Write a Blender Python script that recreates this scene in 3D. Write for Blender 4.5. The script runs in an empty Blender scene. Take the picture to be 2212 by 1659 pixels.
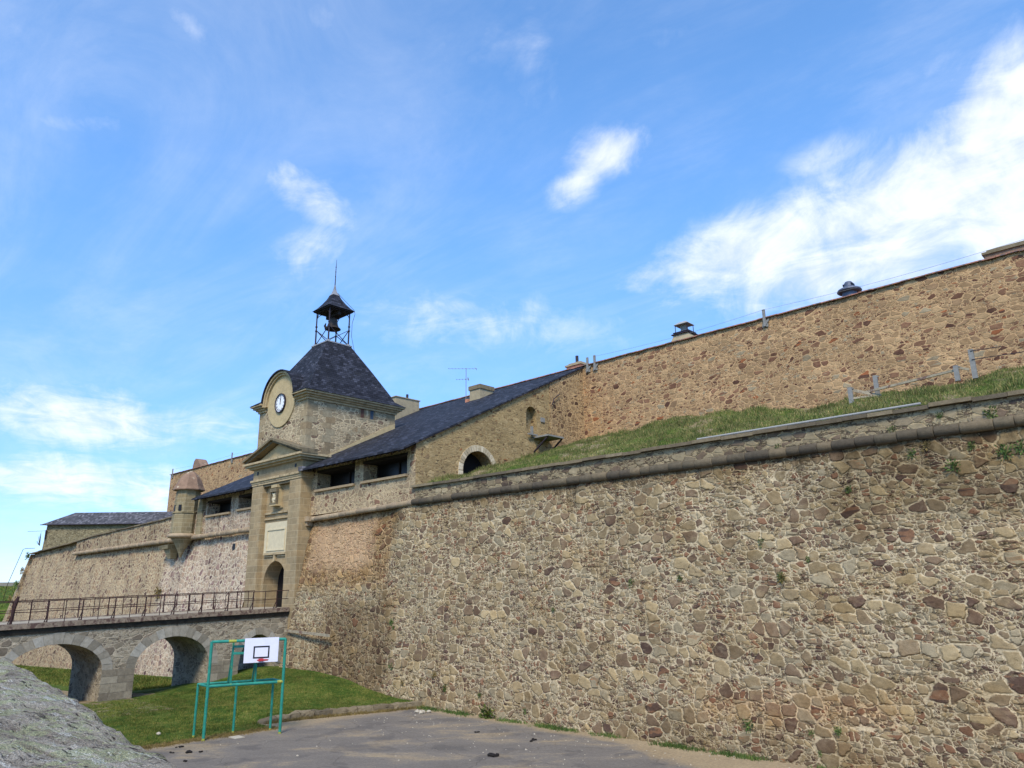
import bpy, bmesh, math, random
import numpy as np
from mathutils import Vector, Matrix
from mathutils.geometry import tessellate_polygon
random.seed(7); rng = np.random.default_rng(11)
D = bpy.data; scn = bpy.context.scene; col = scn.collection
R = math.radians

# ------------------------------------------------------------------ camera
TH, PT, RO = R(43.5), R(15.3), R(-0.75)
fw = Vector((-math.sin(TH)*math.cos(PT), math.cos(TH)*math.cos(PT), math.sin(PT)))
rt = Vector((math.cos(TH), math.sin(TH), 0)); up = rt.cross(fw)
rt = rt*math.cos(RO) + up*math.sin(RO); up = rt.cross(fw)
cam = D.cameras.new('camera'); cam.sensor_width = 36; cam.lens = 1606/2212*36
cam.clip_start = 0.1; cam.clip_end = 6000
co = D.objects.new('camera', cam); col.objects.link(co)
m = Matrix((rt, up, -fw)).transposed().to_4x4(); m.translation = (0, 0, 6.0); co.matrix_world = m
scn.camera = co

# ------------------------------------------------------------------ light, sky
SUN_EL, SUN_AZ = R(48), R(143)      # azimuth clockwise from +Y
sun_dir = Vector((math.sin(SUN_AZ)*math.cos(SUN_EL), math.cos(SUN_AZ)*math.cos(SUN_EL), math.sin(SUN_EL)))
sl = D.lights.new('sun', 'SUN'); sl.energy = 2.4; sl.angle = R(16); sl.color = (1, .90, .74)
so = D.objects.new('sun', sl); col.objects.link(so)
so.rotation_euler = sun_dir.to_track_quat('Z', 'Y').to_euler(); so.location = (0, 0, 60)
scn.view_settings.view_transform = 'Standard'; scn.view_settings.look = 'None'
scn.view_settings.gamma = 1; scn.view_settings.exposure = 0.68
scn.cycles.max_bounces = 6; scn.cycles.transparent_max_bounces = 8

class NT:
    def __init__(s, tree):
        s.t = tree; s.n = tree.nodes; s.l = tree.links; s.n.clear()
    def _in(s, sock, v):
        if v is None: return
        if isinstance(v, bpy.types.NodeSocket): s.l.new(v, sock)
        else:
            if hasattr(sock.default_value, '__len__'):
                k = len(sock.default_value)
                if not hasattr(v, '__len__'): v = (v,)*3
                v = tuple(v)[:k]
                if len(v) < k: v = v + (1.,)*(k-len(v))
            sock.default_value = v
    def node(s, typ, ins=None, **kw):
        n = s.n.new(typ)
        for k, v in kw.items(): setattr(n, k, v)
        for k, v in (ins or {}).items(): s._in(n.inputs[k], v)
        return n
    def m(s, op, a, b=None, c=None, clamp=False):
        n = s.node('ShaderNodeMath', {0: a, 1: b, 2: c}, operation=op, use_clamp=clamp); return n.outputs[0]
    def vm(s, op, a, b=None, out=0):
        n = s.node('ShaderNodeVectorMath', {0: a, 1: b}, operation=op); return n.outputs[out]
    def mix(s, f, a, b, blend='MIX'):
        n = s.node('ShaderNodeMix', data_type='RGBA', blend_type=blend)
        s._in(n.inputs[0], f); s._in(n.inputs[6], a); s._in(n.inputs[7], b); return n.outputs[2]
    def mixf(s, f, a, b):
        n = s.node('ShaderNodeMix', data_type='FLOAT'); s._in(n.inputs[0], f); s._in(n.inputs[2], a); s._in(n.inputs[3], b); return n.outputs[0]
    def ss(s, v, lo, hi, a=0., b=1.):
        n = s.node('ShaderNodeMapRange', {0: v, 1: lo, 2: hi, 3: a, 4: b}, interpolation_type='SMOOTHSTEP'); return n.outputs[0]
    def noise(s, vec, scale, detail=4, rough=.55, dist=0., out='Fac', dim='3D'):
        n = s.node('ShaderNodeTexNoise', {'Vector': vec, 'Scale': scale, 'Detail': detail, 'Roughness': rough, 'Distortion': dist}, noise_dimensions=dim); return n.outputs[out]
    def ramp(s, f, stops, interp='LINEAR'):
        n = s.node('ShaderNodeValToRGB', {0: f}); cr = n.color_ramp; cr.interpolation = interp
        while len(cr.elements) < len(stops): cr.elements.new(.5)
        for e, (p, c) in zip(cr.elements, stops): e.position = p; e.color = tuple(c)[:3] + (1,)
        return n.outputs[0]
    def xyz(s, v):
        n = s.node('ShaderNodeSeparateXYZ', {0: v}); return n.outputs
    def comb(s, x, y, z=0.):
        return s.node('ShaderNodeCombineXYZ', {0: x, 1: y, 2: z}).outputs[0]

def lin(r, g=None, b=None):
    if g is None: r, g, b = r
    f = lambda c: (c/255/12.92) if c <= 10 else ((c/255+.055)/1.055)**2.4
    return (f(r), f(g), f(b))

w = D.worlds.new('World'); scn.world = w; w.use_nodes = True
t = NT(w.node_tree)
sky = t.node('ShaderNodeTexSky', sky_type='NISHITA', sun_disc=False, sun_elevation=SUN_EL, sun_rotation=SUN_AZ, altitude=1500, air_density=1.0, dust_density=0.6, ozone_density=2.0)
dirv = t.node('ShaderNodeTexCoord').outputs['Generated']
dirn = t.vm('NORMALIZE', dirv)
dx, dy, dz = t.xyz(dirn)[:3]
hs = t.node('ShaderNodeHueSaturation', {'Saturation': 1.12, 'Value': 1.0, 'Fac': 1., 'Color': sky.outputs[0]})
skyc = t.mix(1., hs.outputs[0], t.mix(t.ss(dz, -.05, .6), (.60, .76, 1.14), (1.42, 1.76, 1.88)), 'MULTIPLY')
# clouds live on a plane high above the place: direction projected on it
pz = t.m('ADD', t.m('MAXIMUM', dz, 0.), .12)
pl = t.comb(t.m('DIVIDE', dx, pz), t.m('DIVIDE', dy, pz), 0.)
nA = t.noise(pl, 1.6, 8, .62, .4); nB = t.noise(pl, 5.0, 8, .65, .8)
nD = t.noise(dirn, 9., 9, .62, .5)
streak = t.node('ShaderNodeMapping', {'Vector': pl, 'Rotation': (0, 0, R(20)), 'Scale': (.7, 1.7, 1)}).outputs[0]
nC = t.noise(streak, 1.2, 9, .68, 1.1)
def pix(x, y):
    d = fw*1606 + rt*(x-1106) - up*(y-829.5); return d.normalized()
# name, centre, half extents (in thousandths of a radian about), tilt, strength, softness
CL = [((2010, 420), (430, 120), 27, 1.0), ((2190, 250), (170, 130), 50, 1.0), ((1640, 540), (250, 85), 22, .95), ((1860, 560), (330, 90), 18, .95), ((2200, 430), (200, 170), 20, 1.0),
      ((1400, 605), (100, 40), 15, .6), ((1800, 335), (110, 48), 25, .42), ((2010, 170), (150, 40), 60, .3), ((1310, 330), (85, 50), 25, .85), ((1255, 390), (75, 40), 40, .7),
      ((665, 425), (115, 48), -33, .66), ((660, 545), (120, 60), 30, .5), ((200, 905), (200, 66), -8, .78), ((150, 1035), (250, 52), -4, .78), ((330, 1065), (230, 52), -8, .66), ((460, 920), (130, 46), -10, .5),
      ((1010, 690), (380, 75), -4, .40), ((230, 268), (360, 28), -3, .26), ((400, 45), (130, 40), -40, .28), ((1160, 130), (70, 170), 10, .26), ((900, 60), (420, 70), -6, .24), ((60, 80), (120, 90), 0, .22), ((700, 120), (180, 60), -20, .2), ((1330, 695), (90, 28), 0, .3), ((430, 560), (200, 34), 0, .2), ((1560, 90), (280, 40), -8, .2)]
mask = None
for (cx, cy), (ax, ay), tilt, stg in CL:
    c = pix(cx, cy); e1 = (rt - c*rt.dot(c)).normalized(); e2 = c.cross(e1) * -1
    e2 = (up - c*up.dot(c) - e1*(up - c*up.dot(c)).dot(e1)).normalized()
    ca, sa = math.cos(R(tilt)), math.sin(R(tilt)); f1 = e1*ca + e2*sa; f2 = e2*ca - e1*sa
    k = 1606 / (math.cos(c.angle(fw)))
    a = t.vm('DOT_PRODUCT', dirn, f1/(ax/k), 1); b = t.vm('DOT_PRODUCT', dirn, f2/(ay/k), 1)
    f0 = t.vm('DOT_PRODUCT', dirn, c, 1)
    r2 = t.m('ADD', t.m('MULTIPLY', a, a), t.m('MULTIPLY', b, b))
    g = t.m('MULTIPLY', t.m('MULTIPLY', t.m('EXPONENT', t.m('MULTIPLY', r2, -.75)), stg), t.m('GREATER_THAN', f0, 0.))
    mask = g if mask is None else t.m('MAXIMUM', mask, g)
fl = t.m('MULTIPLY_ADD', t.m('MULTIPLY_ADD', nD, .65, t.m('MULTIPLY', nB, .35)), 2.2, -1.1)
cl = t.m('ADD', mask, t.m('MULTIPLY', fl, t.ss(mask, .02, .5, .25, 1.0)))
cl = t.ss(cl, .08, 1.05, 0., .92)
# thin veil of cirrus everywhere, more of it low down
veil = t.m('MULTIPLY', t.ss(t.m('ADD', nC, t.m('MULTIPLY', nA, .5)), .58, 1.2), .27)
veil = t.m('ADD', veil, t.ss(dz, .0, .5, .08, .02))
cl = t.m('MAXIMUM', cl, veil)
cw = t.mix(t.ss(t.m('MULTIPLY_ADD', nB, .6, t.m('MULTIPLY', nD, .4)), .36, .6), (4.5, 4.95, 5.9), (5.8, 6.05, 6.6))
sc = t.mix(cl, skyc, cw)
bg = t.node('ShaderNodeBackground', {'Color': sc, 'Strength': .12})
out = t.node('ShaderNodeOutputWorld', {'Surface': bg.outputs[0]})

# ------------------------------------------------------------------ mesh helpers
WORLD = {}
class MB:
    def __init__(s): s.v = []; s.f = []
    def add(s, vs, fs):
        o = len(s.v); s.v += [tuple(p) for p in vs]; s.f += [tuple(i+o for i in f) for f in fs]; return s
    def box(s, x0, x1, y0, y1, z0, z1):
        vs = [(x0,y0,z0),(x1,y0,z0),(x1,y1,z0),(x0,y1,z0),(x0,y0,z1),(x1,y0,z1),(x1,y1,z1),(x0,y1,z1)]
        return s.add(vs, [(0,3,2,1),(4,5,6,7),(0,1,5,4),(1,2,6,5),(2,3,7,6),(3,0,4,7)])
    def hexa(s, vs):
        return s.add(vs, [(0,3,2,1),(4,5,6,7),(0,1,5,4),(1,2,6,5),(2,3,7,6),(3,0,4,7)])
    def bar(s, a, b, w, h=None, upv=(0,0,1)):
        a, b = Vector(a), Vector(b); d = (b-a).normalized(); h = h or w
        u = Vector(upv)
        if abs(d.dot(u)) > .95: u = Vector((0, 1, 0))
        p = d.cross(u).normalized(); q = p.cross(d)
        vs = []
        for c in (a, b):
            for sx, sy in ((-1,-1),(1,-1),(1,1),(-1,1)): vs.append(c + p*sx*w/2 + q*sy*h/2)
        return s.hexa(vs)
    def tube(s, pts, r, n=8, cap=True, closed=False):
        pts = [Vector(p) for p in pts]; rr = r if hasattr(r, '__len__') else [r]*len(pts)
        o = len(s.v); prev = None; N = len(pts)
        for i, p in enumerate(pts):
            if closed: d = pts[(i+1) % N] - pts[i-1]
            else: d = pts[min(i+1, N-1)] - pts[max(i-1, 0)]
            d.normalize()
            if prev is None:
                u = Vector((0,0,1)) if abs(d.z) < .9 else Vector((1,0,0)); u = (u - d*u.dot(d)).normalized()
            else: u = (prev - d*prev.dot(d)).normalized()
            prev = u; q = d.cross(u)
            for k in range(n):
                a = 2*math.pi*k/n; s.v.append(tuple(p + (u*math.cos(a) + q*math.sin(a))*rr[i]))
        for i in range(N if closed else N-1):
            j = (i+1) % N
            for k in range(n):
                k2 = (k+1) % n; s.f.append((o+i*n+k, o+i*n+k2, o+j*n+k2, o+j*n+k))
        if cap and not closed:
            s.f.append(tuple(o+k for k in range(n))[::-1]); s.f.append(tuple(o+(N-1)*n+k for k in range(n)))
        return s
    def lathe(s, prof, c=(0,0), n=24, a0=0., a1=2*math.pi):
        o = len(s.v); full = abs(a1-a0-2*math.pi) < 1e-6; m_ = n if full else n+1
        for r, z in prof:
            for k in range(m_):
                a = a0 + (a1-a0)*k/n; s.v.append((c[0]+r*math.cos(a), c[1]+r*math.sin(a), z))
        for i in range(len(prof)-1):
            for k in range(n):
                k2 = (k+1) % m_ if full else k+1; s.f.append((o+i*m_+k, o+i*m_+k2, o+(i+1)*m_+k2, o+(i+1)*m_+k))
        return s
    def poly(s, loops, fn):
        """flat polygon (first loop outer, the others holes) in 2D, fn maps (a,b)->xyz"""
        flat = [p for l in loops for p in l]
        tris = tessellate_polygon([[Vector((p[0], p[1], 0)) for p in l] for l in loops])
        return s.add([fn(*p) for p in flat], [tuple(q) for q in tris])
    def strip(s, A, B):
        o = len(s.v); s.v += [tuple(p) for p in A] + [tuple(p) for p in B]; n = len(A)
        for i in range(n-1): s.f.append((o+i, o+i+1, o+n+i+1, o+n+i))
        return s
    def build(s, name, mat, parent=None, base=None, smooth=False, fix=True):
        return mesh_obj(name, np.array(s.v, dtype=float), s.f, mat, parent, base, smooth, fix)

def mesh_obj(name, V, F, mat, parent=None, base=None, smooth=False, fix=True):
    V = np.asarray(V, dtype=float)
    if base is None: base = ((V[:,0].min()+V[:,0].max())/2, (V[:,1].min()+V[:,1].max())/2, V[:,2].min())
    base = Vector(base); me = D.meshes.new(name)
    me.from_pydata((V - np.array(base)).tolist(), [], F if isinstance(F, list) else F.tolist())
    if fix:
        bm = bmesh.new(); bm.from_mesh(me); bmesh.ops.recalc_face_normals(bm, faces=bm.faces); bm.to_mesh(me); bm.free()
    if smooth: me.polygons.foreach_set('use_smooth', [True]*len(me.polygons))
    for m_ in (mat if isinstance(mat, (list, tuple)) else [mat]): me.materials.append(m_)
    o = D.objects.new(name, me); col.objects.link(o); WORLD[o] = base
    if parent: o.parent = parent; o.location = base - WORLD[parent]
    else: o.location = base
    return o
def tag(o, label=None, cat=None, group=None, kind=None):
    for k, v in (('label', label), ('category', cat), ('group', group), ('kind', kind)):
        if v: o[k] = v
    return o
def empty(name, loc, label, cat, group=None):
    o = D.objects.new(name, None); o.empty_display_size = .3; col.objects.link(o); o.location = loc; WORLD[o] = Vector(loc)
    return tag(o, label, cat, group)
def copy_tree(o, parent=None):
    c = o.copy(); col.objects.link(c); WORLD[c] = WORLD[o].copy()
    if parent: c.parent = parent
    for ch in list(o.children): copy_tree(ch, c)
    return c
def arch_pts(c, hw, spring, rise, n=16):
    return [(c - hw*math.cos(math.pi*i/n), spring + rise*math.sin(math.pi*i/n)) for i in range(n+1)]
# ------------------------------------------------------------------ materials
def new_mat(name):
    m_ = D.materials.new(name); m_.use_nodes = True; return m_, NT(m_.node_tree)
def finish(t, colr, rough=.9, bump=None, dist=.02, strength=1., spec=.25, metal=0., disp=None, mat=None):
    b = t.node('ShaderNodeBsdfPrincipled', {'Base Color': colr, 'Roughness': rough, 'Specular IOR Level': spec, 'Metallic': metal})
    if bump is not None and disp is None:
        t._in(b.inputs['Normal'], t.node('ShaderNodeBump', {'Height': bump, 'Distance': dist, 'Strength': strength}).outputs[0])
    o = t.node('ShaderNodeOutputMaterial', {'Surface': b.outputs[0]})
    if disp is not None:
        dn = t.node('ShaderNodeDisplacement', {'Height': bump, 'Midlevel': .5, 'Scale': disp}); t.l.new(dn.outputs[0], o.inputs['Displacement'])
        mat.displacement_method = 'BOTH'
    return b
def wallpos(t):
    p = t.node('ShaderNodeNewGeometry').outputs['Position']; x, y, z = t.xyz(p)[:3]
    return p, t.m('ADD', x, y), z, x, y

def rubble(name, stones, mortar, sA=1.5, sB=3.4, big=.55, ky=1.25, mw=.016, bright=1., patches=(), bump=.03, disp=None, dark=.5, tint=None, sd=0., gap=(.05,.038,.03), rows=.5, smear=.5, streaks=None, rnd=.86, small=0.):
    """random rubble: large stones in rough courses, the rest of the field filled with small ones; pale smeared mortar, dark open joints.
    stones: (weight, colour) ordered from the common pale ones to the dark ones"""
    mat, t = new_mat(name); p, u, v, x, y = wallpos(t)
    uv = t.comb(u, t.m('MULTIPLY', v, ky), sd)
    n1 = t.node('ShaderNodeTexNoise', {'Vector': uv, 'Scale': 1.3, 'Detail': 2.}).outputs['Color']
    n2 = t.node('ShaderNodeTexNoise', {'Vector': uv, 'Scale': 6., 'Detail': 4., 'Roughness': .6}).outputs['Color']
    wv = t.vm('ADD', uv, t.vm('MULTIPLY', t.vm('SUBTRACT', n1, (.5,.5,.5)), (.36,.26,0)))
    wv = t.vm('ADD', wv, t.vm('MULTIPLY', t.vm('SUBTRACT', n2, (.5,.5,.5)), (.15,.13,0)))
    def vor(sc, off, ex):
        q = t.vm('ADD', wv, off); kw = dict(voronoi_dimensions='2D', distance='MINKOWSKI')
        a = t.node('ShaderNodeTexVoronoi', {'Vector': q, 'Scale': sc, 'Randomness': .86, 'Exponent': ex}, feature='F1', **kw)
        b = t.node('ShaderNodeTexVoronoi', {'Vector': q, 'Scale': sc, 'Randomness': .86, 'Exponent': ex}, feature='F2', **kw)
        e = t.m('SUBTRACT', b.outputs['Distance'], a.outputs['Distance']); e = t.m('MINIMUM', e, t.m('MULTIPLY', t.m('SUBTRACT', rnd, a.outputs['Distance']), 1.6))      # corners rounded off
        return t.node('ShaderNodeSeparateColor', {0: a.outputs['Color']}).outputs, t.m('DIVIDE', e, sc*1.7)
    rA, dA = vor(sA, (0,0,0), 3.2); rB, dB = vor(sB, (13.7, 4.1, 0), 2.6); rC, dC = vor(sB*1.9, (3.2, 9.7, 0), 2.2)
    rown = t.noise(t.vm('MULTIPLY', uv, (.22, 1.15, 1.)), 1., 3, .55); rown2 = t.noise(t.vm('MULTIPLY', t.vm('ADD', uv, (7.,3.,0.)), (.35, 1.2, 1.)), 1., 3, .6)
    sel = t.m('GREATER_THAN', t.m('ADD', rA[0], t.m('MULTIPLY', t.m('SUBTRACT', rown, .5), 2.2*rows)), 1-big)
    selB = t.m('GREATER_THAN', rB[0], .5)
    dBC = t.mixf(selB, t.m('MINIMUM', dB, dC), dB); gBC = t.mixf(selB, rC[1], rB[1]); bBC = t.mixf(selB, rC[2], rB[2])
    d = t.mixf(sel, t.m('MINIMUM', dA, dBC), dA); rg = t.mixf(sel, gBC, rA[1]); rb = t.mixf(sel, bBC, rA[2])
    nm = t.noise(uv, .9, 4, .65)
    szf = t.mixf(sel, t.mixf(selB, .36, .62), 1.)         # joints are finer between small stones
    wid = t.m('MULTIPLY', t.m('MULTIPLY', t.ss(nm, .3, .7, .3, 1.8), mw), szf)
    nr = t.noise(uv, 20., 4, .7)
    de = t.m('ADD', d, t.m('MULTIPLY', t.m('MULTIPLY', t.m('SUBTRACT', nr, .5), .04), szf))
    k = t.m('DIVIDE', t.m('SUBTRACT', de, wid), t.m('MULTIPLY', szf, .03)); mask = t.ss(k, 0., 1.)
    pos = 0.; tot = sum(s[0] for s in stones); st = []
    for wgt, c in stones: st.append((pos/tot, [q*bright for q in lin(c)])); pos += wgt
    rg2 = t.m('ADD', t.m('ADD', rg, t.m('MULTIPLY', t.m('SUBTRACT', 1., sel), small)), t.m('MULTIPLY', t.m('SUBTRACT', rown2, .5), .55*rows), clamp=True)
    c = t.ramp(rg2, st, 'CONSTANT')
    grain = t.noise(uv, 32., 4, .75); blot = t.noise(uv, 5.5, 5, .7); big_n = t.noise(uv, .3, 4, .6)
    val = t.m('MULTIPLY', t.ss(rb, 0., 1., .84, 1.14), t.m('MULTIPLY', t.ss(grain, .2, .8, .74, 1.24), t.ss(blot, .25, .75, .78, 1.2)))
    c = t.mix(1., c, t.comb(val, val, val), 'MULTIPLY')
    mc = [q*bright for q in lin(mortar)]
    mv = t.m('MULTIPLY', t.ss(t.noise(uv, 14., 5, .75), .25, .75, .62, 1.18), t.ss(nm, .3, .7, 1.06, .92))
    mcol = t.mix(1., mc, t.comb(mv, mv, mv), 'MULTIPLY')
    c = t.mix(mask, mcol, c)
    # mortar and dust smeared over the stones in places
    c = t.mix(t.ss(t.noise(uv, 1.7, 5, .7, .4), .48, .72, .0, smear), c, t.mix(.45, mcol, c))
    # joints that have lost their mortar, mostly bed joints under the stones
    nb = t.noise(t.vm('MULTIPLY', uv, (1.6, 3.6, 1.)), 1.4, 4, .65, .3)
    gapm = t.m('MULTIPLY', t.ss(nb, .60-.09*dark, .70-.09*dark), t.m('SUBTRACT', 1., t.ss(de, .006, .026)))
    c = t.mix(t.m('MULTIPLY', gapm, .8), c, gap)
    bv = t.ss(big_n, .3, .7, .86, 1.1); c = t.mix(1., c, t.comb(bv, bv, bv), 'MULTIPLY')
    if tint: c = t.mix(t.ss(t.noise(uv, .5, 4, .6, .3), .45, .7, 0., tint[1]), c, lin(tint[0]), 'MULTIPLY')
    if streaks:      # damp runs and soot hanging down from the moulding
        zt, ln, amt = streaks
        sn = t.noise(t.comb(u, t.m('MULTIPLY', v, .12), 3.), 1.5, 5, .7); dn = t.noise(t.comb(u, 0., 8.), .5, 3, .6)
        reach = t.m('SUBTRACT', v, t.m('SUBTRACT', zt, t.m('MULTIPLY', t.ss(dn, .3, .75, .15, 1.), ln)))
        c = t.mix(t.m('MULTIPLY', t.ss(sn, .46, .62), t.ss(reach, 0., ln*.6, 0., amt)), c, lin(96,84,68), 'MULTIPLY')
        mo = t.noise(uv, 2.6, 5, .75, .5); c = t.mix(t.m('MULTIPLY', t.ss(mo, .56, .66), t.ss(t.noise(uv, .18, 3, .5), .42, .6, 0., .6)), c, lin(112,108,76), 'MULTIPLY')
    edge = t.m('MULTIPLY', t.m('SUBTRACT', t.noise(uv, .9, 4, .65), .5), 2.6)
    for (x0, x1, z0, z1, soft, colr, amt, mode) in patches:      # stained, repointed and weathered areas of the wall, ragged outlines
        fx = t.m('MINIMUM', t.m('SUBTRACT', x, x0), t.m('SUBTRACT', x1, x)); fz = t.m('MINIMUM', t.m('SUBTRACT', v, z0), t.m('SUBTRACT', z1, v))
        f = t.m('ADD', t.m('MINIMUM', fx, fz), t.m('MULTIPLY', edge, soft))
        c = t.mix(t.ss(f, -.5*soft, .9*soft, 0., amt), c, lin(colr), mode)
    h = t.m('ADD', t.m('MULTIPLY', t.m('MULTIPLY', t.ss(k, 0., 1.7), t.mixf(sel, .7, 1.)), t.ss(rb, 0., 1., .4, 1.)), t.m('MULTIPLY', t.m('SUBTRACT', t.m('ADD', grain, blot), 1.), .4))
    h = t.m('SUBTRACT', h, t.m('MULTIPLY', gapm, .6))
    finish(t, c, .93, h, bump, 1., .15, disp=disp, mat=mat)
    return mat

def ashlar(name, base, bw=.8, bh=.38, bright=1., mortar=None, var=.16, ms=.008, dirt=.5, bump=.012, uvfn=None):
    mat, t = new_mat(name); p, u, v, x, y = wallpos(t)
    if uvfn: u, v = uvfn(t, p, x, y, v)
    uv = t.comb(u, v, 0.)
    wv = t.vm('ADD', uv, t.vm('MULTIPLY', t.vm('SUBTRACT', t.node('ShaderNodeTexNoise', {'Vector': uv, 'Scale': 5., 'Detail': 3.}).outputs['Color'], (.5,.5,.5)), (.03,.03,0)))
    br = t.node('ShaderNodeTexBrick', {'Vector': wv, 'Color1': (0,0,0), 'Color2': (1,1,1), 'Mortar': (.5,.5,.5), 'Scale': 1., 'Mortar Size': ms, 'Mortar Smooth': .25, 'Brick Width': bw, 'Row Height': bh})
    br.offset = .5; br.squash = 1.35; br.squash_frequency = 3
    r = t.node('ShaderNodeSeparateColor', {0: br.outputs[0]}).outputs[0]
    b = [q*bright for q in lin(base)]
    g1 = t.noise(p, 30., 4, .7); g2 = t.noise(p, 3., 4, .65); g3 = t.noise(p, .8, 4, .6)
    hue = t.ramp(r, [(0, [b[0]*(1-var), b[1]*(1-var), b[2]*(1-var)]), (.4, b), (.7, [b[0]*1.04, b[1]*.98, b[2]*.92]), (1, [b[0]*(1+var*.8), b[1]*(1+var*.7), b[2]*(1+var*.6)])])
    val = t.m('MULTIPLY', t.ss(g1, .2, .8, .84, 1.14), t.m('MULTIPLY', t.ss(g2, .25, .75, .84, 1.12), t.ss(g3, .3, .7, .88, 1.08)))
    c = t.mix(1., hue, t.comb(val, val, val), 'MULTIPLY')
    mc = [q*bright for q in lin(mortar)] if mortar else [q*1.18 for q in b]
    c = t.mix(br.outputs[1], c, mc)
    streak = t.noise(t.vm('MULTIPLY', p, (3.2, 3.2, .45)), 1., 5, .7)
    c = t.mix(t.ss(streak, .55, .78, 0., dirt), c, lin(78, 68, 56))
    h = t.m('ADD', t.m('MULTIPLY', t.m('SUBTRACT', 1., br.outputs[1]), .8), t.m('MULTIPLY', t.m('ADD', g1, g2), .5))
    finish(t, c, .92, h, bump, 1., .15)
    return mat

def slate(name, base, bw=.34, bh=.19, kv=1.0):
    mat, t = new_mat(name); p, u, v, x, y = wallpos(t)
    v = t.m('MULTIPLY', v, kv)
    wob = t.m('MULTIPLY', t.m('SUBTRACT', t.noise(p, 4., 3, .6), .5), .035)
    uv = t.comb(u, t.m('ADD', v, wob), 0.)
    br = t.node('ShaderNodeTexBrick', {'Vector': uv, 'Color1': (0,0,0), 'Color2': (1,1,1), 'Mortar': (0,0,0), 'Scale': 1., 'Mortar Size': .007, 'Mortar Smooth': .4, 'Brick Width': bw, 'Row Height': bh})
    r = t.node('ShaderNodeSeparateColor', {0: br.outputs[0]}).outputs[0]
    rowf = t.m('FRACT', t.m('DIVIDE', t.m('ADD', v, wob), bh))
    b = lin(base); n1 = t.noise(p, 1.1, 5, .65); n2 = t.noise(p, 22., 3, .7)
    c = t.ramp(r, [(0, [q*.62 for q in b]), (.5, b), (.82, [q*1.35 for q in b]), (1, [q*2.3 for q in b])])
    val = t.m('MULTIPLY', t.ss(n1, .25, .75, .75, 1.25), t.ss(n2, .2, .8, .75, 1.25)); c = t.mix(1., c, t.comb(val, val, val), 'MULTIPLY')
    c = t.mix(t.m('MULTIPLY', br.outputs[1], .7), c, [q*.3 for q in b])
    sp = t.noise(p, 1.7, 2, .5); vv = t.node('ShaderNodeTexVoronoi', {'Vector': p, 'Scale': 1.1}).outputs['Distance']
    c = t.mix(t.m('MULTIPLY', t.m('LESS_THAN', vv, .05), t.m('GREATER_THAN', sp, .5)), c, lin(150, 150, 148))   # zinc hooks and chipped slates
    c = t.mix(t.ss(t.noise(p, .7, 5, .7), .56, .75, 0., .35), c, lin(70, 68, 58))
    h = t.m('SUBTRACT', t.m('MULTIPLY', r, .5), t.m('MULTIPLY', rowf, .9)); h = t.m('SUBTRACT', h, br.outputs[1])
    finish(t, c, t.ss(n2, .2, .8, .6, .85), h, .016, 1., .16)
    return mat

def plain(name, c, rough=.7, var=.25, scale=6., metal=0., rust=None, bump=.004, spec=.3, c2=None, c2t=(.55, .7)):
    mat, t = new_mat(name); p = t.node('ShaderNodeNewGeometry').outputs['Position']
    n1 = t.noise(p, scale, 5, .65); n2 = t.noise(p, scale*7, 4, .7)
    v = t.m('MULTIPLY', t.ss(n1, .25, .75, 1-var, 1+var), t.ss(n2, .2, .8, 1-var*.6, 1+var*.6))
    cc = t.mix(1., lin(c), t.comb(v, v, v), 'MULTIPLY')
    if c2: cc = t.mix(t.ss(t.noise(p, scale*.9, 4, .7, .3), c2t[0], c2t[1]), cc, lin(c2))
    if rust: cc = t.mix(t.ss(t.noise(p, scale*2.2, 5, .7), .48, .68), cc, lin(rust))
    finish(t, cc, rough, t.m('ADD', n1, n2), bump, 1., spec, metal)
    return mat

BR = .74
M = {}
main_st = [(5, (176,154,114)), (6, (163,142,105)), (6, (153,133,99)), (4, (160,145,115)), (.2, (168,128,92)), (5, (144,123,93)), (4.4, (131,109,85)), (3., (115,93,74)), (1.8, (99,78,65)), (.15, (138,102,76))]
M['main'] = rubble('rubble_main_wall', main_st, (214,194,156), 1.75, 3.25, .36, 1.25, .0155, BR*1.14, rnd=.80, small=.12, smear=.5, bump=.03, disp=.034, dark=1., tint=((222,204,172), .5), rows=.8, streaks=(11.2, 4.5, .6), patches=(
    (-44.3, -35.8, -1, 5.6, 1.2, (172,156,136), .6, 'MULTIPLY'), (-48.5, -37.6, 6.0, 11.2, .9, (238,204,160), .6, 'MULTIPLY'), (-47.5, -40, 7.2, 10.9, 1.1, (204,170,134), .5, 'MIX'), (-36, 9, 10.5, 11.3, .6, (140,126,108), .6, 'MULTIPLY'), (-11, 9, 8.0, 11, 1., (176,166,142), .5, 'MULTIPLY'), (-20, 9, -1, .9, .5, (212,208,202), .5, 'MULTIPLY'), (-16, -9, 1.2, 2.4, 1.0, (240,204,170), .5, 'MULTIPLY')))
left_st = [(5, (180,156,130)), (5, (166,140,116)), (3, (148,122,108)), (2, (126,100,92)), (1.4, (104,80,74))]
M['left'] = rubble('rubble_left_wall', left_st, (216,198,168), 2.0, 3.0, .4, 1.1, .030, BR*1.28, bump=.03, dark=.4, sd=5., patches=((-130, -71.5, -5, 14, 1.4, (226,220,200), .8, 'MULTIPLY'),), streaks=(10.6, 4., .35))
M['parapet'] = rubble('rubble_parapet', [(5, (182,164,130)), (5, (170,152,120)), (4, (152,136,110)), (3, (132,112,92)), (1.2, (100,84,72))], (204,182,140), 2.0, 3.6, .45, 1.6, .012, BR, bump=.03, dark=1.5, sd=9.)
M['front'] = rubble('rubble_guardhouse_front', [(5, (190,168,136)), (5, (182,158,126)), (4, (166,140,112)), (2, (146,112,90)), (.8, (116,88,74))], (232,206,162), 2.0, 3.6, .4, 1.2, .024, BR, bump=.025, dark=.3, sd=3.)
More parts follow.
